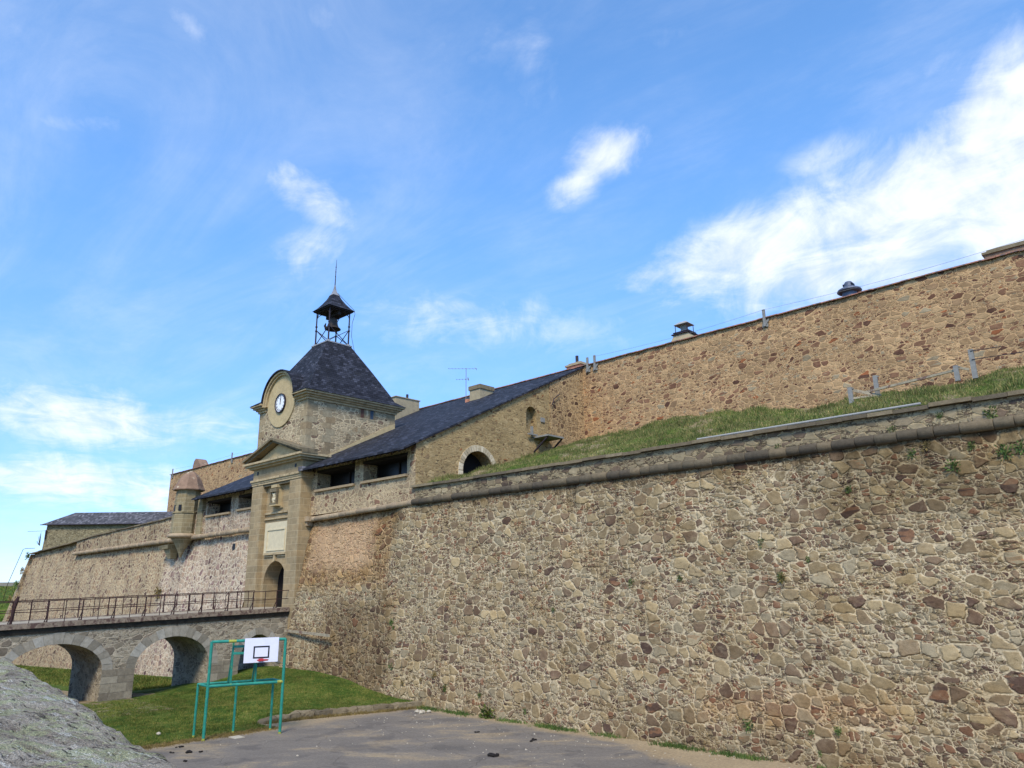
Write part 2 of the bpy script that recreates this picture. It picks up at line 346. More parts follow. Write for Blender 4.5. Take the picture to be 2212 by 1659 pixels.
M['gable'] = rubble('rubble_gable', [(6, (208,180,132)), (6, (198,170,122)), (5, (182,156,112)), (2.4, (156,130,96)), (.8, (126,100,76)), (.4, (166,112,72)), (.3, (88,68,56))], (204,174,124), 2.2, 4.2, .25, 1.7, .016, BR, bump=.02, dark=.4, sd=17., rows=.3, smear=.9)
M['high'] = rubble('rubble_barracks_wall', [(6, (192,158,116)), (6, (178,144,105)), (5, (164,132,98)), (2, (168,150,120)), (3, (146,108,82)), (2.6, (124,88,68)), (1.4, (102,72,58)), (.5, (166,104,68))], (228,186,136), 1.8, 3.2, .38, 1.7, .020, BR*1.12, bump=.03, dark=.4, sd=23., gap=(.10,.06,.04), smear=.3)
M['highdark'] = rubble('rubble_barracks_end', [(5, (178,150,112)), (4, (158,130,96)), (3, (126,98,76)), (2, (96,72,58))], (226,190,140), 2.2, 3.3, .3, 1.3, .026, BR, sd=29.)
M['tower'] = rubble('rubble_tower', [(6, (180,162,130)), (6, (166,148,118)), (4, (152,134,108)), (1.6, (136,112,92)), (1, (106,84,70))], (226,204,164), 1.8, 3.2, .45, 1.7, .026, BR*1.13, bump=.025, dark=.3, sd=31.)
M['bridge'] = rubble('rubble_bridge', [(5, (172,160,138)), (5, (160,148,126)), (4, (144,132,112)), (3, (126,114,98))], (190,176,152), 1.9, 3.4, .5, 1.5, .014, BR*1.3, bump=.03, dark=.6, sd=37.)
M['old'] = rubble('rubble_dry_wall', [(5, (172,160,126)), (4, (160,148,116)), (3, (144,132,104))], (176,160,122), 2.5, 4.6, .3, 2.2, .006, BR, dark=1.1, sd=41.)
M['ashlar'] = ashlar('ashlar_gate', (182,161,124), 1.05, .46, BR, (212,190,152), .15, .016, .3)
M['ashlar_grey'] = ashlar('ashlar_bridge', (150,148,142), .9, .5, BR, (160,156,146), .2, .01, .5)
M['quoin'] = ashlar('quoin_stone', (164,148,118), 5.3, 7.1, BR, None, .2, .004, .3)
M['turret'] = ashlar('ashlar_turret', (166,152,118), .62, .36, BR, (206,192,158), .18, .014, .5)
M['render'] = plain('lime_render', (182,162,122), .95, .14, 2.2, bump=.006)
M['marble'] = plain('pale_plaque_stone', (204,190,156), .8, .09, 3., bump=.003)
M['cordon'] = plain('cordon_stone', (112,103,86), .95, .35, 2.4, bump=.02, c2=(84,78,68), c2t=(.45, .65))
M['cordon_tan'] = plain('cordon_tan_stone', (176,152,120), .95, .2, 3., bump=.02)
M['coping'] = plain('coping_stone', (134,124,106), .95, .28, 2.6, bump=.02, c2=(100,93,80), c2t=(.5, .68))
M['sill'] = plain('sill_stone', (178,152,116), .9, .15, 4.)
M['mould'] = plain('moulding_stone', (176,156,120), .93, .2, 3., bump=.012, c2=(120,106,84), c2t=(.54, .72))
M['mould_dark'] = plain('dark_moulding', (120,108,84), .95, .28, 3., bump=.015, c2=(84,76,62), c2t=(.5, .7))  # darker stone for raking cornice, recess soffit and arms frame
M['slate'] = slate('roof_slate', (44,45,52)); M['slate_grey'] = slate('roof_slate_old', (84,82,84))
M['lead'] = plain('lead_flashing', (150,148,148), .55, .18, 3., .2)
M['iron'] = plain('dark_iron', (50,46,56), .6, .3, 8., .2, (74,52,48))
M['bronze'] = plain('bell_bronze', (76,68,62), .55, .3, 5., .45)
M['wood'] = plain('old_dark_wood', (44,36,32), .85, .3, 5.)
M['darkglass'] = plain('dark_window_glass', (18,18,20), .3, .2, 1.5, spec=.3)
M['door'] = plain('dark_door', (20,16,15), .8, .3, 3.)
M['dial'] = plain('clock_enamel', (236,236,236), .4, .03, 3.); M['black'] = plain('black_paint', (26,26,32), .5, .1, 4.)
M['rust'] = plain('rusty_railing', (54,38,36), .75, .3, 9., .1, (88,50,42))
M['edging'] = plain('stained_edging_stone', (138,122,104), .95, .28, 4., bump=.02, c2=(92,72,64), c2t=(.47, .6))
M['conc'] = plain('concrete_edge', (160,148,124), .95, .22, 3., bump=.015, c2=(118,92,82), c2t=(.52, .64))
M['edgedark'] = plain('stained_shaded_edge_stone', (62,55,46), .95, .3, 3., bump=.015, c2=(44,40,35), c2t=(.5,.65))  # dark stain, and the shade under the deck edging put into the colour
M['deck'] = plain('bridge_roadway', (158,146,124), .95, .2, 2.)
M['green'] = plain('green_paint', (44,134,116), .55, .22, 5., c2=(120,150,66), c2t=(.62,.66), rust=None)
M['yellow'] = plain('old_yellow_paint', (158,160,70), .6, .25, 9.)
M['board'] = plain('white_backboard', (228,228,238), .45, .04, 3.); M['red'] = plain('red_hoop', (176,52,56), .5, .15, 8.)
M['galv'] = plain('galvanised_steel', (136,134,128), .8, .15, 5., 0.)
M['zinc'] = plain('zinc_pipe', (156,154,148), .7, .1, 5., 0.)
M['tile'] = plain('old_roof_tile', (150,104,84), .9, .3, 6., c2=(92,84,82), c2t=(.45,.6))
M['brick'] = plain('brick_chimney', (190,132,104), .9, .2, 5.)
M['dome'] = plain('turret_dome_render', (138,112,92), .93, .2, 2.4, bump=.012, c2=(186,172,146), c2t=(.6, .66))
M['cement'] = plain('cement_render', (166,152,122), .95, .12, 2., bump=.005, c2=(146,134,112), c2t=(.5,.7))
M['stone_pale'] = plain('pale_loose_stone', (178,168,148), .9, .2, 8.)
M['dung'] = plain('dark_clod', (34,30,28), .95, .3, 20.)
M['revealr'] = plain('arch_brick', (196,186,168), .95, .16, 5., bump=.01)
M['peel'] = plain('peeling_pale_paint', (214,212,204), .6, .15, 8.)

def grass_mat(name, a, b, c):
    mat, t = new_mat(name); g = t.node('ShaderNodeNewGeometry'); p = g.outputs['Position']
    r = g.outputs['Random Per Island']; n = t.noise(p, .9, 4, .65); n2 = t.noise(p, .22, 3, .6)
    cc = t.ramp(t.m('ADD', t.m('MULTIPLY', r, .45), t.m('MULTIPLY', n, .75), clamp=True), [(.2, lin(a)), (.55, lin(b)), (.9, lin(c))])
    v = t.m('MULTIPLY', t.ss(n2, .3, .7, .75, 1.22), t.ss(t.noise(p, 2.6, 4, .7), .3, .7, .75, 1.2)); cc = t.mix(1., cc, t.comb(v, v, v), 'MULTIPLY')
    b_ = finish(t, cc, .8, None, spec=.2); b_.inputs['Subsurface Weight'].default_value = 0.
    return mat
M['grass'] = grass_mat('lawn_grass', (50,70,24), (82,100,38), (142,132,70))
M['slope'] = grass_mat('rampart_grass', (62,84,34), (98,108,54), (154,136,90))
M['weed'] = grass_mat('wall_weeds', (50,74,36), (76,100,48), (112,128,64))
M['dry'] = grass_mat('dry_weeds', (96,86,50), (128,110,66), (150,132,84))
def island_mat(name, cols, rough=.93, bump=.012, scale=5.):
    mat, t = new_mat(name); g = t.node('ShaderNodeNewGeometry'); p = g.outputs['Position']; r = g.outputs['Random Per Island']
    c = t.ramp(r, [(i/len(cols), lin(q)) for i, q in enumerate(cols)], 'CONSTANT')
    n1 = t.noise(p, scale, 5, .65); n2 = t.noise(p, scale*6, 4, .7)
    v = t.m('MULTIPLY', t.ss(n1, .25, .75, .8, 1.16), t.ss(n2, .2, .8, .84, 1.14)); c = t.mix(1., c, t.comb(v, v, v), 'MULTIPLY')
    c = t.mix(t.ss(t.noise(t.vm('MULTIPLY', p, (3., 3., .4)), 1., 5, .7), .56, .76, 0., .45), c, lin(74, 66, 56))
    finish(t, c, rough, t.m('ADD', n1, n2), bump, 1., .15); return mat
M['quoin'] = island_mat('quoin_stones', [(146,130,102), (158,140,110), (136,120,94), (150,130,100), (160,146,118)])
M['vouss'] = island_mat('bridge_voussoirs', [(158,150,134), (146,138,122), (166,158,142), (136,128,112), (160,150,132), (172,166,152)])
M['pier'] = island_mat('bridge_pier_blocks', [(150,140,120), (136,126,108), (160,150,130), (124,114,98)])
M['whitearch'] = island_mat('pale_arch_stones', [(204,188,158), (188,172,142), (214,200,172), (176,160,130)])
M['cordon'] = island_mat('cordon_stones', [(104,93,75), (96,86,70), (112,100,80), (88,79,66), (100,90,73), (118,104,82)], bump=.02)
M['cordon_tan'] = island_mat('cordon_tan_stones', [(160,140,112), (170,150,122), (150,132,108)], bump=.02)
M['coping'] = island_mat('coping_slabs', [(122,109,86), (110,98,78), (130,117,93), (100,90,73)], bump=.02)

# ------------------------------------------------------------------ ground
def sstep(a, b, x):
    q = np.clip((x-a)/(b-a), 0, 1); return q*q*(3-2*q)
def kerbx(y):
    return np.where(y < 19, -33.2 + 0*y, np.interp(y, [19, 21.1, 25, 27.2], [-34.45, -34.2, -32.95, -32.4]))
def gh(x, y):
    x = np.asarray(x, float); y = np.asarray(y, float)
    z = np.where(x < -49, -.065*(-49-np.maximum(x, -66)) - .034*np.maximum(0, -66-x), 0.)
    z = np.maximum(z, -2.6)
    z = z + 1.05*sstep(-33.5, -44.5, x)*sstep(-57, -50, x)*sstep(18, 27.5, y)**1.5
    z = z + .26*sstep(19.2, 19.8, y)*sstep(0.05, .35, kerbx(y)-x)*sstep(-44, -36, x)
    z = z + .6*sstep(20, 27, y)*sstep(-57, -66, x)*.7
    t_ = sstep(2.7, 2.3, y); z = z*(1-t_) + 4.3*t_
    g = sstep(-122, -150, x)*sstep(6, 24, y); z = z*(1-g) + g*(5.2 + 2.0*sstep(-135, -175, x) + .5*np.sin(x*.045)*np.cos(y*.04))
    b = sstep(31, 40, y)*(1-g); z = z*(1-b) + 6.*b
    return z
xs = np.unique(np.concatenate([np.linspace(-1800, -200, 24), np.arange(-200, -70, 2.), np.arange(-70, -28, .4), np.arange(-28, 20, 1.), np.linspace(20, 1800, 20)]))
ys = np.unique(np.concatenate([np.linspace(-1800, -20, 16), np.arange(-20, 2, 2.), np.arange(2, 32, .4), np.arange(32, 90, 3.), np.linspace(90, 1800, 18)]))
def grid(xs, ys, zf):
    X, Y = np.meshgrid(xs, ys); Z = zf(X, Y); V = np.stack([X.ravel(), Y.ravel(), Z.ravel()], 1); n = len(xs)
    i, j = np.meshgrid(np.arange(n-1), np.arange(len(ys)-1)); a = (j*n+i).ravel()
    return V, np.stack([a, a+1, a+n+1, a+n], 1)
def put_attr(o, name, vals):
    at = o.data.attributes.new(name, 'FLOAT', 'POINT'); at.data.foreach_set('value', np.asarray(vals, dtype=np.float32))

mat, t = new_mat('ground_earth'); p = t.node('ShaderNodeNewGeometry').outputs['Position']
ga = t.node('ShaderNodeAttribute', attribute_name='grass').outputs['Fac']
n1 = t.noise(p, .9, 5, .65); n2 = t.noise(p, 6., 5, .7); n3 = t.noise(p, 30., 3, .7)
dirt = t.ramp(n2, [(.25, lin(112,96,72)), (.5, lin(150,132,102)), (.75, lin(176,160,130))])
gr = t.ramp(t.m('MULTIPLY_ADD', n2, .5, t.m('MULTIPLY', n1, .5)), [(.36, lin(46,62,22)), (.46, lin(66,88,30)), (.56, lin(98,110,46)), (.66, lin(132,118,72))])
f = t.ss(t.m('ADD', ga, t.m('MULTIPLY', t.m('SUBTRACT', n1, .5), 1.1)), .35, .6)
finish(t, t.mix(f, dirt, gr), .95, t.m('ADD', n2, n3), .06, 1., .1); M['ground'] = mat

V, F = grid(xs, ys, gh)
ground = tag(mesh_obj('ground', V, F, M['ground'], base=(0,0,0), smooth=True, fix=False), kind='structure')
gx, gy = V[:,0], V[:,1]
ga = sstep(-.1, .35, kerbx(gy)-gx)*(gy > 12)*1.0
ga = np.where((gx < -49.5), np.where(sstep(19.5, 21.5, gy) > .4, 1., .12), ga)
ga = np.where((gx > -49.5) & (gx < -42) & (gy < 18.5) & (gy > 2), .5, ga)
ga = np.where(gx < -118, 1., ga); ga = np.where((gy > 31) & (gx > -118), .8, ga); ga = np.where(gy < 2.3, .75, ga)
ga = np.where((gx > -40) & (gx < -34) & (gy <= 13.2), .9, ga)
put_attr(ground, 'grass', ga)

mat, t = new_mat('worn_asphalt'); p, u, v, x, y = wallpos(t)
pr = t.comb(t.m('ADD', t.m('MULTIPLY', x, rt.x), t.m('MULTIPLY', y, rt.y)), t.m('MULTIPLY', t.m('SUBTRACT', t.m('MULTIPLY', y, rt.x), t.m('MULTIPLY', x, rt.y)), 2.2), 0.)
n1 = t.noise(p, .34, 6, .68, .5); n2 = t.noise(p, 9., 5, .7); n3 = t.noise(p, 60., 3, .7); ns = t.noise(pr, .28, 6, .66, .4)
asp = t.ramp(t.m('MULTIPLY_ADD', n2, .5, t.m('MULTIPLY', ns, .5)), [(.3, lin(98,91,82)), (.5, lin(118,110,100)), (.68, lin(142,131,114))])
sand = t.ramp(t.m('MULTIPLY_ADD', n2, .6, t.m('MULTIPLY', n1, .4)), [(.3, lin(128,110,84)), (.5, lin(158,138,106)), (.7, lin(182,160,126))])
near = t.m('SUBTRACT', 26.9, y)
rightm = t.ss(x, -22., -10., 0., 1.3)
edge = t.ss(t.m('ADD', t.m('SUBTRACT', near, t.m('MULTIPLY', rightm, 2.2)), t.m('MULTIPLY', t.m('SUBTRACT', n1, .5), 3.2)), .1, 1.1, 1., 0.)
west = t.ss(t.m('ADD', t.m('SUBTRACT', x, -33.2), t.m('MULTIPLY', t.m('SUBTRACT', n1, .5), 2.4)), .1, 1.3, 1., 0.)
patch = t.ss(ns, .5, .68, 0., .7)
f = t.m('MAXIMUM', t.m('MAXIMUM', edge, t.m('MULTIPLY', west, .85)), patch)
f = t.m('MULTIPLY', f, t.ss(n2, .2, .6, .7, 1.))
cr1 = t.node('ShaderNodeTexVoronoi', {'Vector': t.vm('ADD', p, t.vm('MULTIPLY', t.vm('SUBTRACT', t.node('ShaderNodeTexNoise', {'Vector': p, 'Scale': 1.2, 'Detail': 4.}).outputs['Color'], (.5,.5,.5)), (.9,.9,0.))), 'Scale': .28}, voronoi_dimensions='2D', feature='DISTANCE_TO_EDGE').outputs['Distance']
asp = t.mix(t.m('MULTIPLY', t.ss(cr1, .002, .009, 1., 0.), .4), asp, lin(60,54,48))      # cracks
asp = t.mix(t.m('MULTIPLY', t.ss(t.noise(p, 95., 2, .6), .62, .7), .6), asp, lin(168,158,142))    # aggregate
asp = t.mix(t.ss(t.noise(p, .55, 3, .5, .2), .56, .6, 0., .35), asp, lin(78,74,72))    # tar patches
c = t.mix(f, asp, sand); vv = t.ss(n3, .2, .8, .82, 1.18); c = t.mix(1., c, t.comb(vv, vv, vv), 'MULTIPLY')
finish(t, c, .92, t.m('ADD', n3, n2), .012, 1., .2); M['asphalt'] = mat
ysc = np.arange(3.2, 27.3, .2); ko = kerbx(ysc) + .12 + .18*np.sin(ysc*2.1) + .12*np.sin(ysc*5.3+1)
mb = MB(); A = [(k, q, .012) for k, q in zip(ko, ysc)]; B = [(24., q, .012) for q in ysc]; mb.strip(A, B)
tag(mb.build('court', M['asphalt'], base=(-5, 15, 0), fix=False), kind='structure')

# ------------------------------------------------------------------ big curtain wall beside the court
def Yw(x, z):                       # face of the battered wall
    return 27.0 + .36*float(sstep(-36.5, -40., np.array(x))) + .2*z
def wall_sheet(x0, x1, step, zlo, zhi, off=0.):
    xs = np.arange(x0, x1+1e-6, step); nz = int((zhi(x0)-zlo)/step)
    X = np.repeat(xs[None, :], nz+1, 0); tt = np.linspace(0, 1, nz+1)[:, None]
    top = np.array([zhi(q) for q in xs])[None, :]; Z = zlo + (top-zlo)*tt
    Y = 27.0 + .36*sstep(-36.5, -40., X) + .2*Z + off
    Y = Y + .05*np.sin(X*.55)*np.sin(Z*.8+1) + .03*np.sin(X*1.7+Z)
    V = np.stack([X.ravel(), Y.ravel(), Z.ravel()], 1); n = len(xs)
    i, j = np.meshgrid(np.arange(n-1), np.arange(nz)); a = (j*n+i).ravel(); F = np.stack([a, a+1, a+n+1, a+n], 1)
    # back and top so that the wall is a solid mass
    b = len(V); V = np.vstack([V, [(x0, 31, zlo), (x1, 31, zlo), (x1, 31, zhi(x1)), (x0, 31, zhi(x0))]])
    F = F.tolist() + [[b+1, b, b+3, b+2]] + [list(range(nz*n, nz*n+n)) + [b+2, b+3]]
    return V, F
def cordon_mesh(x0, x1, R_, zf, yf, seglo=.5, seghi=1.0, jit=.03):
    mb = MB(); x = x0
    while x < x1-.05:
        l = min(random.uniform(seglo, seghi), x1-x); r = R_*random.uniform(1-jit*2, 1+jit); dz_ = random.uniform(-jit, jit)*.4; dy_ = random.uniform(-jit, jit)*.5
        a, b = x+.008, x+l-.008; pts = []
        for q, k in ((a, .93), (a+.03, .99), ((a+b)/2, 1.01), (b-.03, .99), (b, .93)): pts.append(((q, yf(q)+dy_, zf(q)+dz_), r*k))
        mb.tube([p_ for p_, _ in pts], [k for _, k in pts], 12); x += l
    return mb
def coping_mesh(x0, x1, y0, y1, zf, th, seglo=.9, seghi=1.5):
    mb = MB(); x = x0
    while x < x1-.05:
        l = min(random.uniform(seglo, seghi), x1-x); j = random.uniform(-.025, .025); k = random.uniform(-.03, .03); a, b = x+.006, x+l-.006
        mb.hexa([(a, y0+k, zf(a)+j), (b, y0+k, zf(b)+j), (b, y1, zf(b)+j), (a, y1, zf(a)+j), (a, y0+k+.02, zf(a)+th+j), (b, y0+k+.02, zf(b)+th+j), (b, y1, zf(b)+th+j), (a, y1, zf(a)+th+j)]); x += l
    return mb
cw = empty('curtain_wall', (-18, 27, 0), 'huge sloping rubble stone wall filling the right half behind the asphalt court', 'fortress wall')
V, F = wall_sheet(-48.05, 12., .055, -.4, lambda x: 11.15)
mesh_obj('masonry', V, F, M['main'], cw, smooth=False, fix=False)
cordon_mesh(-36.2, 12, .205, lambda x: 11.14, lambda x: 29.16, .5, 1.1).build('cordon', M['cordon'], cw, smooth=True)
mb = MB(); mb.box(-36.15, 12, 29.25, 30.6, 11.1, 12.02); mb.build('parapet', M['parapet'], cw)
coping_mesh(-36.4, 12, 29.08, 30.0, lambda x: 12.02, .15).build('coping', M['coping'], cw)

# ------------------------------------------------------------------ left wall
zcL = lambda x: 10.68 - .006*(-57-x)
zpL = lambda x: float(np.interp(x, [-116.7, -101.5, -90.7, -77.5, -71, -65], [11.2, 11.75, 12.3, 12.62, 12.84, 12.95]))
lw = empty('curtain_wall', (-86, 27, -2), 'long pale pinkish rubble wall left of the gate running away to the left edge', 'fortress wall')
V, F = wall_sheet(-98.4, -55.2, .2, -3.5, zcL); mesh_obj('masonry', V, F, M['left'], lw, fix=False)
V, F = wall_sheet(-116.5, -98.4, .2, -3.5, lambda x: zpL(x)-.1, 0.0)
# the end turns away with a slope of its own
mb = MB(); mb.hexa([(-119.2, 27-.7, -3.5), (-116.5, 27-.7+.0, -3.5), (-116.5, 50, -3.5), (-119.2, 50, -3.5), (-116.7, 29.2, 11.0), (-116.5, 29.2, 11.05), (-116.5, 50, 11.05), (-116.7, 50, 11.0)])
o2 = len(V); V = np.vstack([V, np.array(mb.v)]); F = F + [[i+o2 for i in f] for f in mb.f]
mesh_obj('masonry', V, F, M['left'], lw, fix=False)
cordon_mesh(-98.4, -55.3, .22, zcL, lambda x: 29.02, .35, .6, .04).build('cordon', M['cordon_tan'], lw, smooth=True)
mb = MB(); xsn = list(np.arange(-98.4, -65.3, 3.)) + [-65.3]
for a, b in zip(xsn[:-1], xsn[1:]):
    mb.hexa([(a, 29.15, zcL(a)-.1), (b, 29.15, zcL(b)-.1), (b, 30.4, zcL(b)-.1), (a, 30.4, zcL(a)-.1), (a, 29.15, zpL(a)-.1), (b, 29.15, zpL(b)-.1), (b, 30.4, zpL(b)-.1), (a, 30.4, zpL(a)-.1)])
mb.build('parapet', M['left'], lw)
coping_mesh(-116.6, -65.3, 29.0, 30.4, lambda x: zpL(x)-.1, .12, 1.2, 2.).build('coping', M['coping'], lw)

# ------------------------------------------------------------------ rampart terrace and its grass bank
def hr(x, y):
    return 12.1 + (y-29.6)*(.305-.035*sstep(-24, -16, x)+.02*sstep(-9, -5, x)) + .16*np.sin(x*.9+y)*np.cos(y*.7) + .12*np.sin(x*2.3) + .35*sstep(40, 46, y)*sstep(-34, -27, x)*sstep(-20, -26, x)
V, F = grid(np.arange(-36.15, 16, .4), np.linspace(29.7, 46.6, 44), hr)
bank = tag(mesh_obj('grass_bank', V, F, M['ground'], base=(-12, 38, 12), smooth=True, fix=False), kind='structure'); put_attr(bank, 'grass', .62+.3*np.sin(V[:,0]*.7+V[:,1]*.5))
V, F = grid(np.arange(-116.4, -65, 1.), np.linspace(30.3, 46.6, 18), lambda x, y: np.interp(x, [-116.5, -71], [10.9, 12.4]) + (y-30.3)*.06)
tb = tag(mesh_obj('rampart_terrace', V, F, M['ground'], base=(-90, 38, 11), smooth=True, fix=False), kind='structure'); put_attr(tb, 'grass', np.full(len(V), .9))

# ------------------------------------------------------------------ barracks: the tall wall behind
bk = empty('barracks', (-52, 46.5, 12), 'long tall orange rubble wall with thin tiled edge rising above the grassy bank', 'barracks')
mb = MB(); mb.box(-117, -36.2, 46.5, 54, 10, 23.45); mb.box(-36.2, 16, 46.5, 54, 10, 23.45); mb.build('wall', M['high'], bk)
mb = MB(); x = -117.1
while x < 16:
    l = random.uniform(.5, .9); j = random.uniform(-.03, .03); mb.hexa([(x, 46.33+j, 23.42+j), (x+l-.02, 46.33+j, 23.42+j), (x+l-.02, 50, 24.0), (x, 50, 24.0), (x, 46.36+j, 23.5+j), (x+l-.02, 46.36+j, 23.5+j), (x+l-.02, 50, 24.1), (x, 50, 24.1)]); x += l
rf = mb.build('roof_edge', M['tile'], bk)
mb = MB(); mb.poly([[(46.4, 23.4), (50, 24.02), (54.2, 23.4)]], lambda a, b: (-117, a, b)); mb.poly([[(46.4, 23.4), (50, 24.02), (54.2, 23.4)]], lambda a, b: (16, a, b))
mb.strip([(-117, 50, 24.02), (16, 50, 24.02)], [(-117, 54.2, 23.4), (16, 54.2, 23.4)]); mb.build('roof', M['slate'], bk)
def chimney(name, x0, x1, y0, y1, z0, z1, body, cap, parent):
    mb = MB(); mb.box(x0, x1, y0, y1, z0, z1); o = mb.build(name, body, parent)
    mb = MB(); mb.box(x0-.1, x1+.1, y0-.1, y1+.1, z1, z1+.14); mb.box(x0+.12, x1-.12, y0+.12, y1-.12, z1+.14, z1+.3); mb.build('cap', cap, o); return o
c1 = chimney('chimney', -38.3, -36.75, 47.1, 48.4, 23, 23.95, M['brick'], M['cement'], bk)
mb = MB(); mb.tube([(-37.6, 47.7, 24.2), (-37.6, 47.7, 24.95)], .13, 10); mb.build('flue_pipe', M['iron'], c1)
c2 = chimney('chimney', -7.3, -4.6, 47.0, 48.6, 23, 23.95, M['dome'], M['coping'], bk)
# brick gable-like chimney at the left end of the wall: rounded hood
mb = MB(); hood = [(-111.1, 23.4), (-108.2, 23.4), (-108.5, 24.0), (-109.6, 25.0), (-110.2, 25.2), (-110.7, 24.9), (-111.0, 24.2)]
mb.poly([hood], lambda a, b: (a, 47.2, b)); mb.poly([hood], lambda a, b: (a, 48.6, b)); mb.strip([(a, 47.2, b) for a, b in hood+hood[:1]], [(a, 48.6, b) for a, b in hood+hood[:1]])
mb.build('chimney', M['dome'], bk)

# ------------------------------------------------------------------ guardhouse with the long slate roof
gd = empty('guardhouse', (-42, 29.3, 11), 'stone guardhouse right of the clock tower under a long dark slate roof', 'building')
gl = empty('guardhouse', (-60, 29.3, 11), 'small guardhouse wing left of the gate with short dark slate roof over two openings', 'building')
def front(par, x0, x1, z0, z1, holes, mat, zt):
    loops = [[(x0, z0), (x1, z0), (x1, z1), (x0, z1)]] + [[(a, c), (b, c), (b, d), (a, d)] for a, b, c, d in holes]
    mb = MB(); mb.poly(loops, lambda a, b: (a, 29.3, b)); mb.poly(loops, lambda a, b: (a, 30.6, b))
    for a, b, c, d in holes:
        mb.strip([(a, 29.3, c), (b, 29.3, c), (b, 29.3, d), (a, 29.3, d), (a, 29.3, c)], [(a+.0, 30.6, c), (b, 30.6, c), (b, 30.6, d), (a, 30.6, d), (a, 30.6, c)])
    mb.strip([(x0, 29.3, z0), (x1, 29.3, z0), (x1, 29.3, z1), (x0, 29.3, z1), (x0, 29.3, z0)], [(x0, 30.6, z0), (x1, 30.6, z0), (x1, 30.6, z1), (x0, 30.6, z1), (x0, 30.6, z0)])
    mb.build('front_wall', mat, par, fix=False)
    for a, b, c, d in holes:
        mb = MB(); xm = a + (b-a)*.52
        for q in (a+.06, xm, b-.06): mb.box(q-.05, q+.05, 30.42, 30.5, c, d)
        mb.box(a, b, 30.43, 30.49, c, c+.09); mb.box(a, b, 30.43, 30.49, d-.09, d); wn = mb.build('window', M['wood'], par)
        mb = MB(); mb.box(a, b, 30.5, 30.53, c, d); mb.build('pane', M['darkglass'], wn)
        mb = MB(); mb.box(a-.08, b+.08, 29.12, 30.4, c-.16, c-.004); mb.build('sill', M['sill'], wn)
        mb = MB(); mb.box(a-.03, b+.03, 29.27, 30.42, d-.06, d+.12); mb.build('lintel', M['wood'], wn)
front(gd, -48.1, -36.203, 11.2, 14.75, [(-47.45, -42.75, 12.98, 14.25), (-41.75, -37.05, 13.0, 14.25)], M['front'], 14.75)
front(gl, -65.4, -55.3, 10.75, 14.0, [(-65.0, -60.6, 12.42, 13.55), (-59.25, -55.6, 12.52, 13.55)], M['left'], 14.0)
cordon_mesh(-48.05, -36.2, .19, lambda x: 11.13+.02*(x+36.2), lambda x: 29.22, .8, 1.4, .02).build('cordon', M['cordon_tan'], gd, smooth=True)
mb = MB(); mb.box(-48.7, -48.1+.5, 28.85, 29.4, 10.75, 11.1); mb.box(-48.4, -47.9, 28.95, 29.4, 10.45, 10.75); mb.build('cordon_end_block', M['cordon_tan'], gd)
# gable
yv = 34.72; arch = [(yv-1.42, 12.3)] + [(a, b) for a, b in arch_pts(yv, 1.42, 13.55, 1.42, 18)] + [(yv+1.42, 12.3)]
nich = [(39.62, 17.3)] + arch_pts(40.2, .58, 18.45, .58, 10) + [(40.78, 17.3)]
zr = lambda y: 14.44 + .49*(y-28.15)
mb = MB(); mb.poly([[(29.3, 11.4), (42.3, 11.4), (42.3, zr(42.3)-.03), (29.3, zr(29.3)-.03)], arch, nich], lambda a, b: (-36.2, a, b))
mb.strip([(-36.2, a, b) for a, b in arch], [(-37.2, a, b) for a, b in arch]); mb.strip([(-36.2, a, b) for a, b in nich], [(-36.75, a, b) for a, b in nich])
mb.poly([nich], lambda a, b: (-36.75, a, b))
mb.build('gable_wall', M['gable'], gd, fix=False)
mb = MB(); mb.poly([[(42.3, 11.4), (46.5, 11.4), (46.5, zr(46.5)-.03), (42.3, zr(42.3)-.03)]], lambda a, b: (-36.14, a, b))
mb.strip([(-36.14, 42.3, 11.4), (-36.14, 42.3, zr(42.3)-.03)], [(-36.5, 42.3, 11.4), (-36.5, 42.3, zr(42.3)-.03)]); mb.build('gable_end', M['highdark'], gd, fix=False)
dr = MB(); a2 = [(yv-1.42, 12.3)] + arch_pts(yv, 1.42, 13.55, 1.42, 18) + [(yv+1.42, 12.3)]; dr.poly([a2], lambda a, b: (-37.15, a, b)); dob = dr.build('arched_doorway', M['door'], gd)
mb = MB(); ring = arch_pts(yv, 1.42, 13.55, 1.42, 22); ro = arch_pts(yv, 1.86, 13.55, 1.86, 22)
for i in range(22):
    (y0, z0), (y1, z1), (y2, z2), (y3, z3) = ring[i], ring[i+1], ro[i+1], ro[i]; s_ = .96; cy_, cz_ = (y0+y1+y2+y3)/4, (z0+z1+z2+z3)/4
    k = random.uniform(.85, 1.0)
    q = [(cy_+(a-cy_)*(.86 if 1 else 1), cz_+(b-cz_)*k) for a, b in ((y0,z0),(y1,z1),(y2,z2),(y3,z3))]
    mb.hexa([(-36.3, a, b) for a, b in q] + [(-36.15, a, b) for a, b in q])
for i in range(4):
    for sgn in (-1, 1): mb.box(-36.3, -36.15, yv+sgn*1.64-.2, yv+sgn*1.64+.2, 12.3+i*.31, 12.58+i*.31)
mb.build('voussoirs', M['whitearch'], dob)
mb = MB(); mb.box(-36.2, -36.13, 41.2, 41.65, 18.0, 18.35); mb.build('plate', M['galv'], gd)
def slab(outl, zf, th):
    mb = MB(); mb.poly([outl], lambda a, b: (a, b, zf(b))); mb.poly([outl], lambda a, b: (a, b, zf(b)-th)); l = outl+outl[:1]
    mb.strip([(a, b, zf(b)) for a, b in l], [(a, b, zf(b)-th) for a, b in l]); return mb
ro_ = slab([(-36.02,28.15),(-36.02,46.6),(-56.2,46.6),(-56.2,37.05),(-48.7,37.05),(-48.7,28.92),(-48.12,28.92),(-48.12,28.15)], zr, .13).build('roof', M['slate'], gd)
